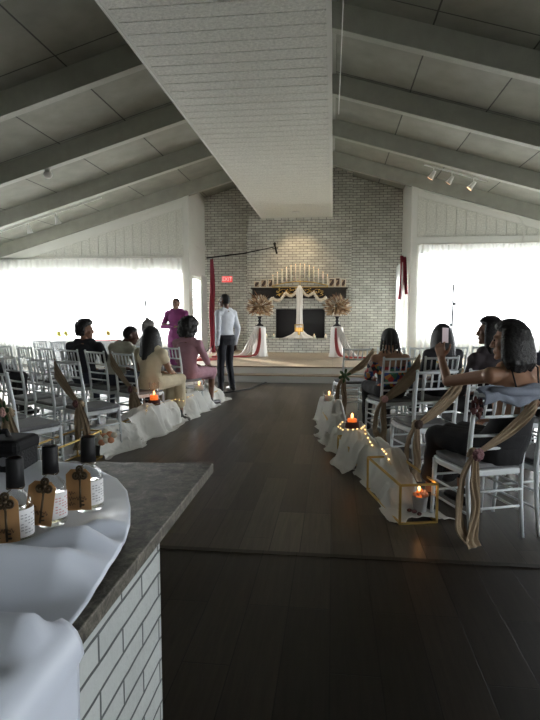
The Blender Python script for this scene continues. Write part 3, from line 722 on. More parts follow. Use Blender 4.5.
# ------------------------------------------------------------------ burlap sashes on the aisle chairs
def flower(mb_mat, parent, c, r, petals=9, name='flower', smooth=True):
    mb = MB(); mb.ell(c, r*.5)
    for ring, (n, rr, tz) in enumerate(((petals,.62,.0),(petals-2,.36,.35))):
        for i in range(n):
            a = 2*PI*i/n+ring*.4
            mb.ell((c[0]+math.cos(a)*r*rr, c[1]-r*tz*.8, c[2]+math.sin(a)*r*rr), (r*.36,r*.26,r*.36), nu=8, nv=6)
    return obj(name, mb, mb_mat, parent, smooth=smooth)
def sash(key, side, kz, label, fl, long=.05, leaves=False, wide=.1):
    """side: +1 knot on the chair's right post, -1 on its left post"""
    o, a = CH[key]; s = side
    t = thing('chair_sash', label, 'sash', o, a, 'burlap sashes on aisle chairs')
    top = (-s*.2,-.29,.9); k = V((s*.2,-.252,kz))
    def band(off, w):
        return strip([(top[0]-s*.03,-.2,top[2]-.02),(top[0],-.285,top[2]-off),(top[0]*.3,-.262,(top[2]+kz)/2-off*.5),(s*.17,-.255,kz+.01),(s*.225,-.225,kz-.01)],[wide*.6,wide,wide,wide*.45,wide*.4],(0,0,1),per=2,rip=.007)
    obj('band', band(0,wide), m_burlap, t, smooth=True, solid=.003)
    obj('band', band(.06,wide*.7), m_burlap, t, smooth=True, solid=.003)
    obj('knot', MB().ell(k,(.035,.03,.04)), m_burlap, t, smooth=True)
    x = k.x; y = k.y
    obj('tail', strip([(x,y-.02,kz),(x+s*.02,y-.05,kz-.15),(x-s*.01,y-.04,kz-.32),(x+s*.03,y-.05,max(.03,long+.06)),(x+s*.02,y-.07,max(.015,long))],[.04,.085,.075,.1,.11],(1,.25,0),per=2,rip=.012), m_burlap, t, smooth=True, solid=.003)
    obj('tail', strip([(x+s*.01,y-.02,kz),(x+s*.075,y-.02,kz-.12),(x+s*.08,y-.0,kz-.3),(x+s*.1,y-.03,max(.08,long+.12)),(x+s*.05,y-.05,max(.02,long+.03))],[.04,.08,.08,.1,.09],(.8,.5,0),per=2,rip=.012), m_burlap, t, smooth=True, solid=.003)
    flower(fl, t, (x+s*.005,y-.06,kz+.01), .042)
    if leaves:
        mb = MB()
        for i in range(6):
            b = i*1.05+.3; mb.ell((x+math.cos(b)*.06,y-.05,kz+.01+math.sin(b)*.065),(.034,.006,.02), Matrix.Rotation(-b,3,'Y'), 8, 6)
        obj('leaf', mb, m_leaf, t, smooth=True)
sash('A0', 1, .63, 'tan burlap sash with a pink rose and green leaves on the chair nearest the counter', m_pinkrose, .2, True, .13)
sash('B0', 1, .54, 'tan burlap sash with a dark dried flower on the second aisle chair left', m_darkrose, .1, False, .12)
sash('D0', 1, .52, 'tan burlap sash on the aisle chair behind the long-haired woman', m_darkrose, .05)
sash('E0', 1, .52, 'tan burlap sash on the aisle chair behind the woman in pink', m_darkrose, .05)
sash('R0', -1, .57, 'long tan burlap sash with a mauve rosette, trailing to the floor on the nearest chair', simple('mauve_petal',(.2,.1,.11),.8), .012, False, .065)
sash('S0', -1, .5, 'tan burlap sash with a dark brown flower on the empty second aisle chair', simple('brown_cone',(.06,.035,.025),.8), .03, False, .12)
sash('T0', -1, .5, 'tan burlap sash with a pink rose behind the person in a colourful top', m_pinkrose, .03, False, .17)
sash('U0', -1, .57, 'tan burlap sash with green leaves on the empty front row chair', m_leaf, .05, True, .09)

# ------------------------------------------------------------------ aisle decor: gold box frames, gauze, candles, lights
AF = {}
def frame(key, x, y, a, label, L_=.72, w=.26, h=.27):
    t = thing('gold_box_frame', label, 'frame', (x,y,0), a, 'gold box frames along the aisle')
    b = .007; X, Y = w/2, L_/2
    for sx in (-X,X):
        for z in (b,h): obj('bar', MB().box((sx,0,z),(b*2,L_,b*2)), m_gold, t)
    for sy in (-Y,Y):
        for z in (b,h): obj('bar', MB().box((0,sy,z),(w,b*2,b*2)), m_gold, t)
        for sx in (-X,X): obj('bar', MB().box((sx,sy,h/2),(b*2,b*2,h)), m_gold, t)
    AF[key] = Matrix.Translation((x,y,0)) @ Matrix.Rotation(a,4,'Z')
    return t
names_r = ['nearest gold box frame right of the aisle holding a small candle pail','second gold box frame from the near end of the right aisle edge','gold box frame at the stage end of the right aisle edge']
pr = [(.5,3.99,.24),(.2,5.25,.2),(.0,6.6,.13)]
for i, (x,y,a) in enumerate(pr): frame('r%d'%i, x, y, a, names_r[i], **(dict() if i == 0 else dict(h=.17, w=.18, L_=.5)))
names_l = ['nearest gold box frame left of the aisle behind the bottles','second gold box frame from the near end of the left aisle edge','third gold box frame from the near end of the left aisle edge','gold box frame at the stage end of the left aisle edge']
pl = [(-2.42,4.65,-.1),(-2.27,6.1,-.1),(-2.07,7.3,-.1),(-1.95,8.2,-.1)]
for i, (x,y,a) in enumerate(pl): frame('l%d'%i, x, y, a, names_l[i], **(dict() if i == 0 else dict(h=.18, w=.18, L_=.55)))
def gauze(label, P0, P1, hs, seed, wl=.3, wr=.3, open_=1):
    """bunched gauze lying over the frames from P0 to P1; hs: crest heights along it"""
    A, B = V((*P0,0)), V((*P1,0)); d = (B-A); ln = d.length; d.normalize(); nrm = V((d.y,-d.x,0))
    nu = int(ln*90); nv = 72
    def fn(u, v):
        s = u*ln; w = v*2-1
        i = u*(len(hs)-1); k = min(int(i), len(hs)-2); f = i-k; f = f*f*(3-2*f); H = hs[k]*(1-f)+hs[k+1]*f
        aw = abs(w)
        # flat on top, then a steep fall and a spread hem on the floor
        cr = .16*noise.noise(V((s*1.6, seed+3, 1)))
        e = min(1, max(0, (abs(w-cr)-.2)/.7)); prof = 1 - e*e*(3-2*e)
        warp = noise.noise(V((s*1.7, w*.9, seed)))
        ph = s*13 + w*4.5*math.sin(s*1.7+seed) + 5*warp + (7 if w > 0 else 0)
        r1 = math.sin(ph)*(.55+.6*noise.noise(V((s*2.6,w,seed+4)))); r2 = math.sin(ph*2.1+3.1*warp+w*5)
        lump = noise.noise(V((s*4.2, w*2.2, seed+6))); fine = noise.noise(V((s*11, w*6, seed+8)))
        side = min(1, aw*1.6)
        z = .01 + H*prof*(1+.22*lump) + (.026*r1 + .013*r2 + .02*fine + .022*abs(noise.noise(V((s*17+w*8, w*8-s*7, seed+2)))))*(.4+.9*prof*(1-prof)*4)*min(1,H/.12) + .04*warp*prof
        wd = (wl if w < 0 else wr)
        lat = w*wd*(1+.4*noise.noise(V((s*2.6, seed, 2*(w>0))))) + math.copysign(1,w)*side*(.034*r1+.005*r2+.03*lump)
        if aw > .9: z = .006+.01*max(0,r1)*(1-aw)*10
        z = max(.005+.006*max(0,r2), z)
        p = A + d*(s+.02*r2*side) + nrm*lat
        return (p.x, p.y, z)
    o = obj('gauze_swag', MB().grid(fn, nu, nv), m_tulle, smooth=True, solid=.0015)
    return tag(o, label, 'fabric', 'white gauze along the aisle')
gauze('white gauze bunched between the nearest frame and the orange candle right of the aisle', (.63,3.66), (.36,4.9), (.03,.04,.2,.31,.3,.32,.31), 1.3, .2, .2)
gauze('white gauze falling over the frame that carries the orange candle, right of the aisle', (.34,4.75), (.12,6.05), (.26,.3,.31,.29,.2,.16), 3.3, .26, .2)
gauze('white gauze over the far frame at the stage end right of the aisle', (.12,5.95), (-.08,7.2), (.16,.22,.31,.31,.29), 4.7, .24, .2)
gauze('white gauze heap nearest the counter left of the aisle', (-2.36,4.95), (-2.25,5.7), (.2,.27,.25,.2), 8.1, .26, .24)
gauze('white gauze draped over the middle frame left of the aisle', (-2.27,5.65), (-2.1,6.9), (.24,.31,.33,.31,.22), 12.4, .24, .26)
gauze('white gauze bundle beside the clear candle glass left of the aisle', (-2.12,6.95), (-2.0,7.7), (.2,.31,.31,.26), 15.2, .24, .24)
gauze('white gauze bundle at the stage end of the left aisle edge', (-2.02,7.8), (-1.88,8.7), (.2,.3,.28,.12), 17.9, .22, .22)
def candle(x, y, z, label, kind, r=.055, h=.12):
    t = thing('glass_candle' if kind != 'pail' else 'candle_pail', label, 'candle', (x,y,z))
    if kind == 'pail':
        t.scale = (.85,.85,.85)
        obj('pail', MB().lathe([(.05,0),(.065,.13),(.07,.132),(.062,.128),(.046,.01),(0,.01)], n=24), m_pail, t, smooth=True)
        mb = MB()
        for i in range(14):
            a = i*2.4; rr = .05*math.sqrt(i/14); mb.ell((rr*math.cos(a),rr*math.sin(a),.135+.012*(i%3)),(.017,.017,.014),nu=8,nv=6)
        obj('petals', mb, m_peach, t, smooth=True)
        obj('wax', MB().lathe([(.022,.1),(.022,.165)],(-.01,-.01,0),12), m_amber, t, smooth=True)
        obj('flame', MB().ell((-.01,-.01,.188),(.011,.011,.022),nu=8,nv=6), m_flame, t, smooth=True)
    else:
        obj('glass', MB().lathe([(r*.95,0),(r,h),(r*.94,h),(r*.9,.008),(0,.008)], n=24), m_glass, t, smooth=True)
        obj('wax', MB().lathe([(r*.82,.01),(r*.82,h*.55*(.6 if h > .2 else 1)),(0,h*.55*(.6 if h > .2 else 1))], n=20), m_amber if kind == 'amber' else m_wax, t, smooth=True)
        obj('flame', MB().ell((0,0,h*.55*(.6 if h > .2 else 1)+.03),(.012,.012,.026),nu=8,nv=6), m_flame, t, smooth=True)
        if kind == 'amber': obj('dark_holder', MB().lathe([(r*1.25,-.03),(r*1.15,.03),(r*1.02,.03),(r*1.02,0),(0,-.01)], n=20), m_darkrose, t, smooth=True)
    l = bpy.data.lights.new('flame', 'POINT'); l.energy = .06 if kind != 'wax' else .04; l.color = (1,.42,.12); l.shadow_soft_size = .02
    lo = bpy.data.objects.new('candlelight', l); COL.objects.link(lo); lo.parent = t; lo.location = (0,0,.24 if kind == 'pail' else h*.55+.06)
candle(.615,3.77,.045,'white pail of peach petals with a lit candle inside the nearest gold frame','pail')
candle(.19,5.15,.36,'glowing amber candle among gauze halfway along the right aisle edge','amber',.055,.1)
candle(-.04,6.7,.325,'lit candle in a clear glass at the stage end right of the aisle','wax',.07,.14)
candle(-2.12,6.2,.36,'tall clear glass with a glowing amber candle left of the aisle','amber',.06,.24)
candle(-1.87,7.4,.33,'lit candle in a clear glass beside the woman in pink','wax',.08,.14)
tag(obj('dried_petals', MB().ell((.57,3.72,.055),(.02,.02,.012)).ell((.6,3.69,.05),(.016,.02,.012)).ell((.54,3.74,.055),(.018,.014,.012)), m_darkrose, smooth=True), 'dark red petals scattered on the gauze beside the candle pail', 'petals', kind='stuff')
fh = thing('flower_bunch', 'peach and white blooms tucked into the gauze heap nearest the counter', 'flowers', (-2.16,4.95,.2))
mb = MB(); mw = MB()
for i in range(9):
    a = i*2.4; r = .028*math.sqrt(i); (mb if i % 2 else mw).ell((r*math.cos(a),-.05+r*math.sin(a)*.4,.03+r*math.sin(a)*.7),(.035,.03,.03),nu=9,nv=7)
obj('peach_blooms', mb, m_peach, fh, smooth=True); obj('white_blooms', mw, m_ivory, fh, smooth=True)
def lights(label, pts):
    t = thing('string_lights', label, 'fairy lights', pts[0])
    o = V(pts[0]); q = [V(p)-o for p in pts]
    obj('wire', MB().tube(q, .0018, 5), m_gold, t)
    for i in range(len(q)-1):
        for j in range(2):
            obj('bulb', MB().ell(q[i].lerp(q[i+1], j/2), .007, nu=8, nv=6), m_bulb, t)
random.seed(3)
lights('warm fairy lights looped around the amber candle right of the aisle', [(.1,5.3,.35),(.06,5.1,.345),(.1,4.95,.35),(.19,4.92,.36),(.27,5.0,.355),(.31,5.15,.35),(.3,4.85,.34),(.33,4.7,.3),(.36,4.6,.27)])
lights('few warm fairy lights on the gauze near the candle pail', [(.4,4.3,.34),(.42,4.2,.33),(.45,4.1,.27)])
lights('warm fairy lights in the gauze left of the aisle, beside the amber candle glass', [(-1.98,6.6,.33),(-1.93,6.8,.28),(-1.98,7.0,.27),(-1.9,7.15,.3),(-2.1,5.9,.36),(-2.05,5.7,.3)])

# ------------------------------------------------------------------ bar counter in the foreground
CX, CY, CZ = -.37, 1.635, .95
ct = thing('bar_counter', 'painted brick bar counter with a speckled granite top in the foreground', 'counter', (-1.2,1,0))
wchild('granite_top', MB().add([(-2.2,-1,CZ-.03),(CX,-1,CZ-.03),(CX,CY,CZ-.03),(-2.2,CY-.12,CZ-.03),(-2.2,-1,CZ),(CX,-1,CZ),(CX,CY,CZ),(-2.2,CY-.12,CZ)],[(0,3,2,1),(4,5,6,7),(0,1,5,4),(1,2,6,5),(2,3,7,6),(3,0,4,7)]), m_granite, ct, bevel=.003)
wchild('brick_base', MB().bx(-2.1,CX-.005,-.9,1.105,0,CZ-.031), [m_brick_bar], ct)
wchild('brick_end', MB().bx(-2.1,CX-.005,1.105,1.115,0,CZ-.031), m_brick_bar_end, ct)

def pw(t, pts):
    for i in range(len(pts)-1):
        if t <= pts[i+1][0] or i == len(pts)-2:
            a, b = pts[i], pts[i+1]; f = (t-a[0])/(b[0]-a[0]); return a[1]*(1-f)+b[1]*f
BND = [(.6,-.385),(.74,-.385),(.81,-.388),(.96,-.402),(1.08,-.43),(1.2,-.475),(1.32,-.53),(1.42,-.6),(1.48,-.68),(1.5,-.78)]
def fcl(u, v):
    y = .6 + .9*v + .03*math.sin(3*u); xb = pw(.6+.9*v, BND); x = -1.5 + (xb+1.5)*u**.7
    e = (xb-x)
    k = noise.noise(V((x*2.2+y*1.2, y*4.2-x*1.0, .3)))
    z = CZ + .006 + .030*max(0, k+.12)*min(1, e/.05+.25)
    for (rx, ry, sl, hh, ww) in ((-.62,.90,.32,.06,.042),(-.75,.72,.5,.05,.04),(-.5,1.03,.75,.03,.03),(-.6,.80,.15,.03,.03)):
        dd = (y-ry) - sl*(x-rx); z += hh*math.exp(-(dd/ww)**2)*min(1, e/.08+.15)
    for bx_, by_ in ((-.57,1.19),(-.612,1.095),(-.632,.995)):
        q = math.hypot(x-bx_, y-by_)
        if q < .13:
            f = max(0, (q-.045)/.085); f = min(1, f); z = (CZ+.006)*(1-f) + z*f
    return (x, y, z)
tag(obj('satin_cloth', MB().grid(fcl, 110, 110), m_satin, smooth=True, solid=.004), 'white satin cloth rumpled over the granite counter under the bottles', 'cloth')
def fcl2(u, v):
    # second cloth: lies on the top near the camera and falls over the aisle side
    y = .05 + v*.68 - .06*(u-.5)**2; s = u*1.75
    ye = .05+.68
    L0 = 1.095
    k = noise.noise(V((s*3, y*4, 4.4)))
    if s < L0:
        x = -1.5 + s; z = CZ + .018 + .02*k + .045*math.exp(-((y-.66-.12*(x+.5))/.035)**2) + .02*math.exp(-((y-.5-.3*(x+.5))/.05)**2)
    else:
        a = s-L0
        if a < .07: t = a/.07*PI/2; x = -1.5+L0+.043*math.sin(t); z = CZ+.016-.05*(1-math.cos(t))
        else:
            x = -1.5+L0+.043 + .012*math.sin(y*22+1.3*k)*min(1,(a-.07)*5) + .01*k; z = CZ-.034-(a-.07)
        y -= .12*a
    return (x, y, z)
tag(obj('satin_cloth', MB().grid(fcl2, 120, 70), m_satin, smooth=True, solid=.004), 'white satin cloth hanging over the brick side of the counter', 'cloth')

def bottle(x, y, rz, label, tilt=0):
    t = thing('favour_bottle', label, 'bottle', (x,y,CZ+.0085), rz, 'favour bottles on the counter'); t.scale = (.94,.94,.94)
    obj('glass_body', MB().lathe([(.0,.004),(.03,.0),(.034,.006),(.034,.082),(.03,.096),(.016,.112),(.0145,.14),(.012,.14),(.013,.112),(.027,.094),(.031,.08),(.031,.01),(0,.008)], n=32), m_glass, t, smooth=True)
    obj('liqueur', MB().lathe([(0,.0095),(.0305,.0105),(.0305,.07),(0,.07)], n=28), glass('pale_liquid',(.86,.84,.7),.02), t, smooth=True)
    obj('cap', MB().lathe([(.0185,.122),(.0178,.15),(.0175,.182),(.0165,.184),(0,.184)], n=28), m_black, t, smooth=True)
    obj('cap_top', MB().lathe([(0,.1845),(.0145,.1845)], n=24), simple('pale_cap_disc',(.5,.42,.34),.6), t)
    # wrapped paper label on the right-hand side
    n = 12; vs = []
    for i in range(n+1):
        a = math.radians(-75 + 85*i/n)
        for z in (.018,.078): vs.append((.0346*math.cos(a), .0346*math.sin(a), z))
    lb = obj('label', MB().add(vs, [(2*i,2*i+2,2*i+3,2*i+1) for i in range(n)]), m_label, t)
    mb = MB()
    for r in range(7):
        z = .026+.0065*r
        for i in range(5):
            if (i*7+r*3) % 4 == 0: continue
            a0 = math.radians(-60+13*i); a1 = a0+math.radians(9)
            vs = [(.0352*math.cos(a), .0352*math.sin(a), zz) for a in (a0,a1) for zz in (z,z+.0025)]
            mb.add(vs, [(0,2,3,1)])
    obj('label_print', mb, m_redink if label.startswith('middle') else m_greyink, lb)
    tg = MB(); w, h = .03, .05
    R = Matrix.Rotation(math.radians(tilt),3,'Y') @ Matrix.Rotation(math.radians(-6),3,'X')
    C = V((-.012,-.0415,.062))
    pts = [(-w,-h),(w,-h),(w,h-.012),(w-.012,h),(-w+.012,h),(-w,h-.012)]
    vs = [R @ V((px,py_,pz)) + C for py_ in (0,.0015) for px,pz in pts]
    tg.add(vs, [tuple(range(6)), tuple(reversed(range(6,12)))]+[(i,i+6,(i+1)%6+6,(i+1)%6) for i in range(6)])
    tag_ = obj('kraft_tag', tg, m_kraft, t)
    sc = MB()
    for row in range(3):
        q = [R @ V((-.024+.0011*i, -.0008, -.008-.013*row+.0035*math.sin(i*1.1+row)*(1+.6*math.sin(i*.37)))) + C for i in range(16 if row != 1 else 40)]
        sc.tube(q, .0006, 4)
    obj('script', sc, m_ink, tag_)
    ky = MB(); KO = V((.002,-.006,0))
    def kp(px, pz): return R @ (V((px,0,pz)) + KO) + C
    ky.tube([kp(.004,.03),kp(.004,-.042)], .0026, 8)
    for a in range(3):
        b = PI/2+a*2*PI/3; cx, cz = .004+.0105*math.cos(b), .04+.0105*math.sin(b)
        ky.tube([kp(cx+.0075*math.cos(q), cz+.0075*math.sin(q)) for q in [i*PI/6 for i in range(13)]], .0028, 7)
        ky.ell(kp(cx, cz), .0045, nu=8, nv=6)
    ky.ell(kp(.004,.04),.006,nu=8,nv=6)
    ky.box(kp(.009,-.036),(.009,.003,.0035)).box(kp(.0085,-.027),(.007,.003,.0035)).ell(kp(.004,.026),(.0045,.0045,.003),nu=8,nv=6)
    obj('key_charm', ky, m_bronze, t, smooth=True)
    tw = MB().tube([(.0175*math.cos(a),.0175*math.sin(a),.121+.002*math.sin(a*3)) for a in [i*PI/8 for i in range(17)]], .0016, 6)
    tw.tube([(-.004,-.0175,.12),(-.008,-.032,.117),tuple(C+R@V((0,-.001,h-.008)))], .001, 5)
    obj('twine', tw, m_bronze, t, smooth=True)
bottle(-.57,1.19,.12,'farthest clear bottle with black cap and kraft tag, rightmost of three',-2)
bottle(-.612,1.095,.2,'middle clear bottle with black cap and tilted kraft tag',7)
bottle(-.632,.995,.25,'nearest clear bottle with black cap and kraft tag, leftmost of three',-3)
cb = thing('camera_bag', 'black camera bag on the counter behind the bottles at the left edge', 'bag', (-.985,1.47,CZ))
obj('body', MB().bx(-.14,.1,-.06,.06,0,.1), simple('black_nylon',(.007,.007,.008),.85,var=.3,bump=.4,bscale=150), cb, bevel=.02)
obj('flap', MB().bx(-.142,.102,-.066,.064,.065,.108), simple('black_nylon_flap',(.008,.008,.009),.8,Specular_IOR_Level=.25), cb, bevel=.015)
obj('round_badge', MB().cyl((.06,-.064,.05),(.06,-.07,.05),.013,n=20), m_steel, cb, smooth=False)
obj('handle', MB().tube([(-.08,0,.1),(-.07,0,.122),(.03,0,.122),(.04,0,.1)],.009,8), m_black, cb, smooth=True)
obj('pocket', MB().bx(-.12,.03,-.085,-.06,.015,.08), m_black, cb, bevel=.012)

# ------------------------------------------------------------------ people
def skinmat(name, c): return simple(name, c, .5, var=.08, scale=15, Subsurface_Weight=.05)
SK_D = skinmat('dark_brown_skin', (.085,.042,.026)); SK_M = skinmat('brown_skin', (.2,.1,.06)); SK_L = skinmat('light_brown_skin', (.33,.18,.11))
m_hair = simple('black_hair', (.01,.009,.009), .5, var=.3, scale=60, bump=.4, bscale=180)
m_greyhair = simple('grey_brown_hair', (.14,.13,.12), .7, var=.3, scale=60, bump=.4, bscale=180)
m_eye = simple('dark_eye', (.02,.015,.012), .2); m_shoe = simple('black_leather', (.012,.012,.012), .3)
SIT = dict(pel=(0,-.06,.565), wai=(0,-.07,.72), che=(0,-.06,.9), nec=(0,-.05,1.06), hed=(0,-.01,1.215),
           sL=(-.175,-.05,1.0), eL=(-.225,.02,.75), wL=(-.12,.24,.66), sR=(.175,-.05,1.0), eR=(.225,.02,.75), wR=(.12,.24,.66),
           hL=(-.09,0,.555), kL=(-.12,.4,.55), aL=(-.12,.4,.1), tL=(-.13,.58,.045), hR=(.09,0,.555), kR=(.12,.4,.55), aR=(.12,.4,.1), tR=(.13,.58,.045))
STAND = dict(pel=(0,0,.96), wai=(0,.01,1.12), che=(0,0,1.3), nec=(0,-.02,1.47), hed=(0,.01,1.625),
           sL=(-.18,-.01,1.41), eL=(-.23,-.03,1.13), wL=(-.22,.05,.88), sR=(.18,-.01,1.41), eR=(.23,-.03,1.13), wR=(.22,.05,.88),
           hL=(-.09,0,.93), kL=(-.1,.02,.5), aL=(-.1,-.02,.09), tL=(-.12,.15,.04), hR=(.09,0,.93), kR=(.1,.02,.5), aR=(.1,-.02,.09), tR=(.12,.15,.04))
def torso(mb, J, o=0.0, fem=1.0, top=True, cut=0, start=0):
    p, w, c, n = V(J['pel']), V(J['wai']), V(J['che']), V(J['nec'])
    R = [(p+V((0,0,-.1)), .13, .1), (p, .165, .125), (p.lerp(w,.55), .15*fem**.5, .11), (w, .138*fem, .103), (w.lerp(c,.5), .148*fem, .112), (c, .162, .118), (c.lerp(n,.45), .165, .108), (c.lerp(n,.7), .13, .085)]
    R = [(q, a+o, b+o) for q, a, b in R]
    R.append((c.lerp(n,.84), .1+o, .076+o))
    if top: R.append((c.lerp(n,.95), .068+o, .063+o))
    if cut: R = R[:cut]
    mb.loft(R[start:], 24)
    if cut: return
    mb.cap(J['sL'], J['sR'], .058+o)
    mb.cap(V(J['sL']).lerp(n,.5)+V((0,0,.02)), V(J['sR']).lerp(n,.5)+V((0,0,.02)), .05+o)
def arm(mb, J, s, o=0, upto=2.0):
    a, e, w = V(J['s'+s]), V(J['e'+s]), V(J['w'+s])
    if upto <= 1: mb.cap(a, a.lerp(e, upto), .052+o, .046+o); return
    mb.cap(a, e, .05+o, .038+o); mb.cap(e, e.lerp(w, min(1, upto-1)), .038+o, .028+o if upto >= 2 else .032+o)
def leg(mb, J, s, o=0, upto=2.0):
    h, k, a = V(J['h'+s]), V(J['k'+s]), V(J['a'+s])
    mb.cap(h, k, .082+o, .055+o); mb.cap(k, k.lerp(a, upto-1), .055+o, (.038 if upto >= 2 else .046)+o)
    if upto >= 2: mb.cap(k.lerp(a,.15), k.lerp(a,.5), .052+o, .048+o)
def hand(mb, w, d, n, side, curl=.35, sc=1.0):
    """wrist, pointing direction, palm normal; side +1 right hand, -1 left hand"""
    w, d, n = V(w), V(d).normalized(), V(n); n = (n-d*n.dot(d)).normalized(); s = n.cross(d)*(-side)
    for q in (-.03,-.01,.01,.03): mb.cap(w+s*q*.5*sc, w+(d*.085+s*q*1.05)*sc, .015*sc, .0115*sc, 8)
    for q, l in ((.031,.072),(.0105,.08),(-.0105,.074),(-.031,.058)):
        p = w+(d*.085+s*q)*sc; a = curl*.5
        for j, f in enumerate((.45,.32,.23)):
            v = d*math.cos(a)+n*math.sin(a); e = p+v*l*f*sc; mb.cap(p, e, (.0095-.001*j)*sc, (.0088-.001*j)*sc, 8); p = e; a += curl
    p = w+(d*.025+s*.025)*sc
    for j, (l, v) in enumerate(((.04, s*.75+d*.6+n*.25),(.03, s*.35+d*.85+n*.35),(.024, s*.1+d*.9+n*.4))):
        e = p+v.normalized()*l*sc; mb.cap(p, e, (.0125-.0015*j)*sc, (.011-.0015*j)*sc, 8); p = e
def headM(J, yaw=0, pitch=0, roll=0, sc=1.0):
    return Matrix.Translation(J['hed']) @ Euler((math.radians(pitch), math.radians(roll), math.radians(yaw)), 'XYZ').to_matrix().to_4x4() @ Matrix.Scale(sc, 4)
def head(mb, Mh):
    R = Mh.to_3x3()
    def e(c, r): mb.ell(Mh @ V(c), r, R)
    e((0,-.01,.02),(.075,.095,.1)); e((0,.02,-.05),(.056,.068,.07)); e((0,.07,-.098),(.022,.02,.018)); e((0,.072,.035),(.05,.02,.014))
    e((0,.082,-.055),(.024,.014,.008)); e((0,.08,-.068),(.022,.014,.008)); e((.038,.055,-.02),(.025,.025,.025)); e((-.038,.055,-.02),(.025,.025,.025))
    for s in (-1,1): e((s*.077,-.005,-.005),(.011,.022,.034)); e((s*.012,.092,-.028),(.01,.012,.009))
    mb.cap(Mh @ V((0,.082,.02)), Mh @ V((0,.104,-.024)), .011, .0145, 10)
def hair(Mh, style, seed=0, n=300, full=1.0):
    mb = MB(); rnd = random.Random(seed); R = Mh.to_3x3()
    rs = dict(short=.012, curly=.024, afro=.038, long=.022, bob=.022, braids=.014, bun=.02, cropped=.016)[style]
    g = (1+5**.5)/2
    for i in range(n*2):
        z = 1-2*(i+.5)/(n*2); a = 2*PI*i/g; q = math.sqrt(1-z*z); d = V((q*math.cos(a), q*math.sin(a), z))
        ok = d.z > .28 + .55*max(0,d.y) if d.y > -.05 else d.z > -.62
        if d.y <= -.05 and abs(d.x) > .86 and d.z < -.2: ok = False
        if not ok: continue
        k = 1.0 + (-.01 if style == 'cropped' else rs*.35 if style not in ('afro','curly') else rs*rnd.uniform(.3,1.1)*(1.5 if style == 'afro' else 1))/.09
        p = V((d.x*.077*k, -.01+d.y*.097*k, .022+d.z*.102*k))
        r = rs*(rnd.uniform(.75,1.2) if style in ('afro','curly') else 1)
        mb.ell(Mh @ p, r, nu=8, nv=6)
    if style in ('long','bob','braids'):
        ln = dict(long=.36, bob=.27 if full == 1 else .2, braids=.17)[style]; m = dict(long=44, bob=48, braids=11)[style]; sp = dict(long=118, bob=104, braids=112)[style]
        for i in range(m):
            b = math.radians(-sp+2*sp*i/(m-1)); sx, cy = math.sin(b), -math.cos(b)
            fl = ln*(1 if abs(b) < 1.5 else .9)*rnd.uniform(.9,1.05)
            w = full+ (.1 if style != 'braids' else .04)
            pts = [V((sx*.045,-.015+cy*.05,.108)), V((sx*.078,-.01+cy*.092,.07)), V((sx*.086*w,-.01+cy*.106,.01)), V((sx*.1*w,-.015+cy*.118,-.1)), V((sx*.105*w+rnd.uniform(-.01,.01),-.02+cy*(.115 if style != 'long' else .13),.02-fl*.75)), V((sx*.095*w+rnd.uniform(-.012,.012),-.02+cy*(.1 if style != 'long' else .13),.02-fl))]
            rr = .026*full if style != 'braids' else .0105
            mb.tube([Mh @ p for p in pts], [rr*.7,rr*.9,rr,rr,rr*.95,rr*.45], 8)
    if style == 'bun': mb.ell(Mh @ V((0,-.11,.06)), .05)
    ns = 130
    def disp(c): return V((noise.noise(c*ns), noise.noise(c*ns+V((9,0,0))), noise.noise(c*ns+V((0,9,0)))))*.004
    return remesh(mb, 'hair', m_greyhair if style == 'bun' else m_hair, .006, 2 if style not in ('braids','afro') else 1 if style == 'braids' else 5, disp)
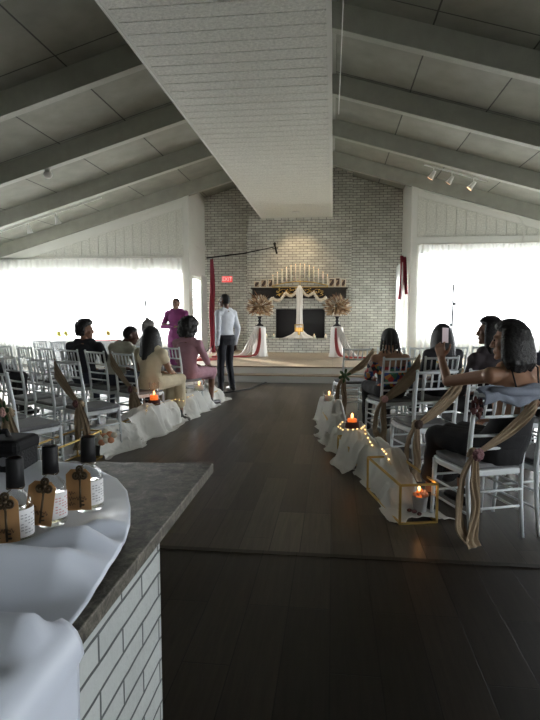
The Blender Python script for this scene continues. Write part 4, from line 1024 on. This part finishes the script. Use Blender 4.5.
def person(label, loc, deg, J0, J, skin, hstyle, hd=(0,0,0), top=None, sleeve=2.0, bottom=None, skirt=None, shoe=None, fem=1.0, vox=.0075, palms=None, curl=.35, seed=0, hs=1.0, cats='person', extra=None, bare=False, full=1.0):
    J = {**J0, **J}; t = thing('person', label, cats, loc, math.radians(deg))
    Mh = headM(J, *hd, hs); mb = MB()
    torso(mb, J, 0, fem); mb.cap(J['nec'], Mh @ V((0,-.025,-.05)), .053, .05)
    head(mb, Mh)
    palms = palms or {}
    for s, q in (('L',-1),('R',1)):
        arm(mb, J, s); leg(mb, J, s)
        d, n = palms.get(s, (None, None)); d = V(d) if d else V(J['w'+s])-V(J['e'+s]); n = V(n) if n else V((-q*.3,0,-1))
        c = curl.get(s,.35) if isinstance(curl, dict) else curl
        hand(mb, J['w'+s], d, n, q, c)
        mb.cap(V(J['a'+s])+V((0,-.02,-.03)), J['t'+s], .036, .028); mb.ell(V(J['a'+s])+V((0,-.035,-.045)), .032)
    body = link('body', remesh(mb, 'body', skin, vox, 5), t)
    for s in (-1,1): 
        obj('eye', MB().ell(Mh @ V((s*.03,.086,.014)), (.011,.006,.007), Mh.to_3x3(), 8, 6), m_eye, t, smooth=True)
    if hstyle: link('hair', hair(Mh, hstyle, seed, full=full), t)
    if top:
        mb = MB(); torso(mb, J, .015, fem, top=False, cut=6 if bare else 0, start=1 if bottom else 0)
        for s in 'LR':
            if bare: a_, e_ = V(J['s'+s]), V(J['e'+s]); mb.cap(a_.lerp(e_,.28), a_.lerp(e_,min(1,sleeve)), .064, .06); mb.cap(a_.lerp(e_,.35), V(J['che']), .06, .09)
            else: arm(mb, J, s, .016, sleeve)
        if not bottom and not skirt: pass
        dn = .0035
        def dsp(c): return V((noise.noise(c*14), noise.noise(c*14+V((5,0,0))), noise.noise(c*14+V((0,5,0)))))*.007
        link('dress_top' if skirt else 'shirt', remesh(mb, 'top', top, .009, 4, dsp), t)
    if bottom:
        mb = MB(); p = V(J['pel'])
        mb.loft([(p+V((0,0,-.11)),.14,.11),(p,.192,.152),(p.lerp(V(J['wai']),.45),.182,.145)], 20)
        for s in 'LR': leg(mb, J, s, .018); k, a = V(J['k'+s]), V(J['a'+s]); mb.cap(k, a+V((0,0,.0)), .066, .056)
        def dsp2(c): return V((noise.noise(c*11), noise.noise(c*11+V((5,0,0))), 0))*.009
        link('trousers', remesh(mb, 'trousers', bottom, .01, 4, dsp2), t)
    if skirt:
        m, to = skirt; mb = MB(); p = V(J['pel'])
        mb.loft([(p+V((0,0,-.11)),.15,.12),(p,.185,.14),(p.lerp(V(J['wai']),.6),.16,.122)], 20)
        kk = (V(J['kL'])+V(J['kR']))/2; hh = (V(J['hL'])+V(J['hR']))/2
        mb.cap(hh, kk, .1, .075)
        for s in 'LR': mb.cap(J['h'+s], J['k'+s], .105, .08); mb.cap(J['k'+s], V(J['k'+s]).lerp(V(J['a'+s]), to), .08, .075)
        mb.cap(kk, kk.lerp((V(J['aL'])+V(J['aR']))/2, to), .08, .08)
        def dsp3(c): return V((noise.noise(c*11), noise.noise(c*11+V((5,0,0))), 0))*.012
        link('skirt', remesh(mb, 'skirt', m, .01, 4, dsp3), t)
    if shoe:
        for s in 'LR':
            mb = MB(); a, e = V(J['a'+s]), V(J['t'+s])
            mb.cap(a+V((0,-.03,-.04)), e, .044, .036).cap(a+V((0,-.02,-.03)), a+V((0,-.02,.02)), .046, .044)
            o = link('shoe', remesh(mb, 'shoe', shoe, .008, 3), t)
    if extra: extra(t, J, Mh)
    return t
def fab(name, c, **k): return simple(name, c, .85, var=.12, scale=10, bump=.25, bscale=180, **k)
def seatloc(key, dx=0, dy=0):
    o, a = CH[key]; return o + V((dx,dy,0))
# left block
def low(dz, **k):
    """sitting pose of a shorter person: trunk and head lowered"""
    d = {}
    for n, f in (('wai',.4),('che',.7),('nec',.95),('hed',1),('sL',.9),('sR',.9),('eL',.4),('eR',.4)):
        q = SIT[n]; d[n] = (q[0], q[1], q[2]-dz*f)
    d.update(k); return d
person('standing man in a white shirt and black trousers seen from behind before the stage', (-1.93,9.62,0), 52, STAND,
    dict(wR=(.2,-.03,.87), eR=(.235,-.07,1.14), wL=(-.2,.0,.87), eL=(-.23,-.06,1.14), aL=(-.11,.02,.09), tL=(-.14,.2,.04), aR=(.1,-.06,.09), tR=(.13,.1,.04), hed=(0,.03,1.64)), SK_D, 'cropped', (18,4,0),
    fab('white_cotton',(.66,.69,.74)), 2.0, fab('black_suiting',(.015,.016,.022)), shoe=m_shoe, palms={'R':((0,.1,-1),(-1,0,0)),'L':((0,.1,-1),(1,0,0))}, seed=1)
person('woman standing by the left window in a magenta dress with folded arms', (-3.1,10.5,0), 172, STAND,
    dict(eL=(-.26,.08,1.16), wL=(.06,.2,1.2), eR=(.26,.08,1.16), wR=(-.06,.22,1.16), hed=(0,.02,1.6)), SK_M, 'cropped', (0,8,0),
    fab('magenta_cotton',(.27,.05,.19)), 1.9, skirt=(fab('magenta_skirt',(.27,.05,.19)), .75), shoe=m_shoe, fem=.92, seed=2, hs=.95)
person('seated man with short curly hair in a black shirt before the window table', (-3.33,7.0,0), -6, SIT,
    low(.03, eR=(.25,.08,.76), wR=(.16,.3,.68), sL=(-.21,-.05,.97), sR=(.21,-.05,.97)), SK_M, 'curly', (-62,0,0), fab('black_cotton',(.016,.017,.022)), 1.0, fab('dark_denim',(.03,.035,.05)), shoe=m_shoe, seed=3)
person('seated bald man in a beige shirt leaning over to his right-hand neighbour', (-2.83,6.86,0), -32, SIT,
    dict(wai=(.03,-.06,.71), che=(.07,-.02,.87), nec=(.1,.03,1.01), hed=(.15,.1,1.13), sL=(-.095,0,.96), sR=(.285,.01,.94), eR=(.32,.1,.72), eL=(-.17,.06,.72)), SK_D, 'cropped', (-35,-12,8),
    fab('beige_cotton',(.42,.41,.34)), 1.0, fab('dark_denim_blue',(.03,.035,.05)), shoe=m_shoe, seed=4)
person('seated woman with long black hair in a cream dress, left of the aisle', (-2.24,6.56,0), -18, SIT,
    low(.09, hed=(-.02,0,1.11)), SK_L, 'long', (-5,-4,-3), fab('cream_satin',(.6,.52,.36)), .35, skirt=(fab('cream_skirt',(.6,.52,.36)), .7), shoe=m_shoe, fem=.88, seed=5)
person('seated person with grey-brown hair beyond the woman with long black hair', (-2.72,7.8,0), -30, SIT,
    low(.03), SK_L, 'bun', (20,0,0), fab('pale_grey_knit',(.4,.4,.38)), 2.0, fab('grey_trousers',(.1,.1,.1)), shoe=m_shoe, seed=6, fem=.95)
person('seated woman in a dusty pink dress with a short black afro', (-2.07,7.66,0), -22, SIT,
    low(.04, eR=(.25,.05,.76), wR=(.14,.28,.66), sL=(-.19,-.05,.98), sR=(.19,-.05,.98), kL=(-.1,.4,.54), aL=(-.08,.42,.1), tL=(-.06,.6,.045), kR=(.1,.41,.54), aR=(.06,.44,.1), tR=(.08,.62,.045)), SK_M, 'afro', (10,-6,0), fab('dusty_pink',(.4,.22,.27)), 1.5,
    skirt=(fab('dusty_pink_skirt',(.4,.22,.27)), .12), shoe=m_shoe, fem=.98, seed=7)
person('seated person in a black jacket cut off by the left edge of the picture', (-4.62,6.75,0), -40, SIT,
    dict(), SK_D, 'short', (0,0,0), fab('black_wool',(.012,.013,.017)), 2.0, fab('black_trousers',(.012,.012,.014)), shoe=m_shoe, seed=8)
# right block
m_multi = spotted('colourful_print', [(.5,.05,.05),(.05,.09,.34),(.03,.03,.05),(.08,.25,.16),(.03,.03,.05),(.6,.25,.07),(.05,.17,.28),(.03,.03,.05),(.05,.09,.26),(.55,.45,.4)], 22)
person('seated person with short black braids in a colourful off-shoulder top, right of the aisle', (.63,6.2,0), 14, SIT,
    low(.1), SK_L, 'braids', (5,-4,0), m_multi, .95, fab('black_leggings',(.014,.014,.016)), shoe=m_shoe, fem=.95, seed=9, bare=True)
person('seated woman with long dark hair beyond the raised phone', (1.24,6.4,0), 18, SIT,
    low(.06), SK_M, 'long', (0,-4,0), fab('charcoal_top',(.03,.03,.035)), 1.2, fab('black_slacks',(.014,.014,.016)), shoe=m_shoe, fem=.9, seed=10)
person('seated person in a dark plum top turning to look left, behind the raised phone arm', (1.42,5.15,0), 24, SIT,
    dict(hed=(0,0,1.25), nec=(0,-.05,1.09)), SK_M, 'bob', (52,0,0), fab('dark_plum_top',(.03,.022,.026)), 2.0, fab('black_pants',(.014,.014,.016)), shoe=m_shoe, fem=.95, seed=11)
person('seated person with curly black hair at the right edge of the picture', (1.98,5.2,0), 20, SIT,
    dict(), SK_D, 'curly', (10,0,0), fab('navy_top',(.015,.018,.03)), 2.0, fab('black_pants_two',(.014,.014,.016)), shoe=m_shoe, seed=12)
def phone_extra(t, J, Mh):
    mb = MB()
    for s in (-1,1):
        mb.tube([V(J['che'])+V((s*.075,.125,.04)), V(J['nec']).lerp(V(J['s'+('L' if s < 0 else 'R')]),.45)+V((0,.05,.055)), V(J['nec']).lerp(V(J['s'+('L' if s < 0 else 'R')]),.5)+V((0,0,.076)), V(J['nec']).lerp(V(J['s'+('L' if s < 0 else 'R')]),.5)+V((0,-.075,.03)), V(J['che'])+V((s*.07,-.135,-.02))], .0055, 6)
    obj('strap', mb, m_black, t, smooth=True)
    obj('earring', MB().ell(Mh @ V((-.085,0,-.05)), .008, nu=8, nv=6), m_gold, t)
    w = V(J['wL'])
    obj('bracelet', MB().tube([w+V((0,0,-.02))+V((.034*math.cos(a),.034*math.sin(a),.004*math.sin(a))) for a in [i*PI/8 for i in range(17)]], .004, 6), m_gold, t, smooth=True)
A0 = math.radians(20); RLOC = V((1.07,3.6,0))
def rl(x, y, z): # a point of the room in the woman's own frame
    return tuple(Matrix.Rotation(-A0,3,'Z') @ (V((x,y,z))-RLOC))
person('woman in a black strappy dress holding up a phone, on the nearest right chair', tuple(RLOC), 20, SIT,
    dict(pel=(0,-.03,.575), wai=(.05,-.06,.73), che=(.08,-.05,.9), nec=(.09,-.03,1.07), hed=(.07,.02,1.235), sL=(-.08,-.02,1.025), sR=(.27,-.06,1.03), eR=(.3,.08,.76), wR=(.2,.3,.68),
         eL=rl(.785,3.8,.955), wL=rl(.775,3.97,1.09), kL=(-.22,.36,.56), aL=(-.25,.4,.1), tL=(-.3,.57,.045), kR=(.03,.42,.56), aR=(.03,.42,.1), tR=(.03,.6,.045)), SK_L, 'bob', (52,-2,0), None, 0,
    skirt=(fab('black_crepe',(.013,.013,.015)), .6), shoe=m_shoe, fem=.88, vox=.0055, palms={'L':((-.05,.25,1),(.9,.45,0))}, curl={'L':.75,'R':.35}, seed=13, extra=phone_extra, full=1.2)
# bodice of the phone woman, phone, jacket
pwoman = [o for o in COL.objects if o.name.startswith('person') and o.type == 'EMPTY'][-1]
JW = {**SIT, **dict(pel=(0,-.03,.575), wai=(.05,-.06,.73), che=(.08,-.05,.86), nec=(.09,-.03,1.0))}
mb = MB(); p, w, c = V(JW['pel']), V(JW['wai']), V(JW['che'])
mb.loft([(p,.178,.138),(p.lerp(w,.55),.16,.122),(w,.138,.115),(w.lerp(c,.35),.146,.122)], 24)
link('bodice', remesh(mb, 'bodice', fab('black_crepe_bodice',(.013,.013,.015)), .009, 4), pwoman)
tp = thing('phone', 'phone with a lit screen held up by the seated woman', 'phone', (.8,4.0,1.262), math.radians(20))
tp.rotation_euler = (math.radians(-8), math.radians(4), math.radians(16))
tp.scale = (.82,.9,.88)
obj('case', MB().box((0,0,0),(.07,.009,.14)), m_black, tp, bevel=.004)
obj('screen', MB().box((0,-.0052,0),(.058,.001,.122)), emit('lit_phone_screen', (.6,.5,.53), .12), tp)
tp['label'] = 'black phone with a lit screen held upright by the woman in the strappy dress'
oR, aR = CH['R0']
def fj(u, v):
    # jacket folded over the top rail: v across the rail (front to back), u along it
    x = -.18 + .46*u; s = (v-.5)*2
    k = noise.noise(V((x*9, s*2.2, 2.2))); k2 = noise.noise(V((x*22, s*5, 7.7)))
    y = -.262 + (.03+.012*k)*math.sin(s*PI/2) + .02*s; z = .966 + .02*k - (abs(s)**2)*(.085+.04*k) + .008*k2
    if abs(s) > .5: y += .018*k*(1 if s > 0 else -1)
    return (x, y - .008*k2, z + .012*math.sin(u*9))
jk = thing('jacket', 'grey-blue jacket folded over the back of the nearest right chair', 'jacket', oR, aR)
m_jk = fab('grey_blue_denim',(.2,.225,.28))
obj('folded_body', MB().grid(fj, 70, 36), m_jk, jk, smooth=True, solid=.008)
obj('sleeve', MB().tube([(-.12,-.295,.96),(.02,-.3,.95),(.14,-.3,.945),(.26,-.295,.935)],[.026,.028,.026,.022],12), m_jk, jk, smooth=True)
# dried flower clip on the nearest chair's left post
cl = thing('dried_flower_clip', 'dark red dried flower sprig fixed to the post of the nearest right chair', 'flower', tuple(oR), aR)
rnd = random.Random(5); mb = MB()
for i in range(14): mb.ell((-.2+rnd.uniform(-.03,.035), -.265+rnd.uniform(-.025,.01), .86+rnd.uniform(-.05,.05)), (.012,.009,rnd.uniform(.012,.024)), nu=8, nv=6)
obj('petals', mb, m_darkrose, cl, smooth=True)
obj('stems', MB().tube([(-.2,-.27,.91),(-.19,-.275,.86),(-.185,-.27,.79)],.003,5).tube([(-.2,-.27,.88),(-.17,-.275,.84),(-.165,-.27,.81)],.003,5), m_driedleaf, cl)

# ------------------------------------------------------------------ daylight
W = bpy.data.worlds.new('sky'); S.world = W; W.use_nodes = True
bg = W.node_tree.nodes['Background']; bg.inputs[0].default_value = (.93,.97,1,1); bg.inputs[1].default_value = 11.0
def portal(loc, rot, sx, sy):
    l = bpy.data.lights.new('window_portal','AREA'); l.shape = 'RECTANGLE'; l.size = sx; l.size_y = sy; l.cycles.is_portal = True
    o = bpy.data.objects.new('window_portal', l); COL.objects.link(o); o.location = loc; o.rotation_euler = rot
portal(((LW[0]+LW[1])/2,wy+.2,(LW[2]+LW[3])/2),(-PI/2,0,0),LW[1]-LW[0],LW[3]-LW[2])
portal(((RW[0]+RW[1])/2,wy+.2,(RW[2]+RW[3])/2),(-PI/2,0,0),RW[1]-RW[0],RW[3]-RW[2])
portal((XL-.25,11.2,1.7),(0,-PI/2,0),1.8,4.4)
portal((XR+.25,11.2,1.75),(0,PI/2,0),1.9,4.4)
portal((XR+.25,.35,1.6),(0,PI/2,0),1.4,3.7)
portal((AL-.2,15.3,1.4),(0,-PI/2,0),2.1,1.2)
portal((AR+.2,15.3,1.4),(0,PI/2,0),2.1,1.2)
sun = bpy.data.lights.new('sun','SUN'); sun.energy = 5; sun.angle = math.radians(1.5); sun.color = (1,.93,.82)
sn = bpy.data.objects.new('sun', sun); COL.objects.link(sn); sn.rotation_euler = V((2.44,-2.7,-1.15)).to_track_quat('-Z','Y').to_euler(); sn.location = (-20,30,15)
S.view_settings.view_transform = 'Standard'; S.view_settings.look = 'None'; S.view_settings.gamma = 1; S.view_settings.use_curve_mapping = False
S.view_settings.exposure = 1.08
cy = S.cycles
cy.max_bounces = 10; cy.diffuse_bounces = 6; cy.glossy_bounces = 3; cy.transparent_max_bounces = 24; cy.sample_clamp_indirect = 6; cy.use_denoising = True
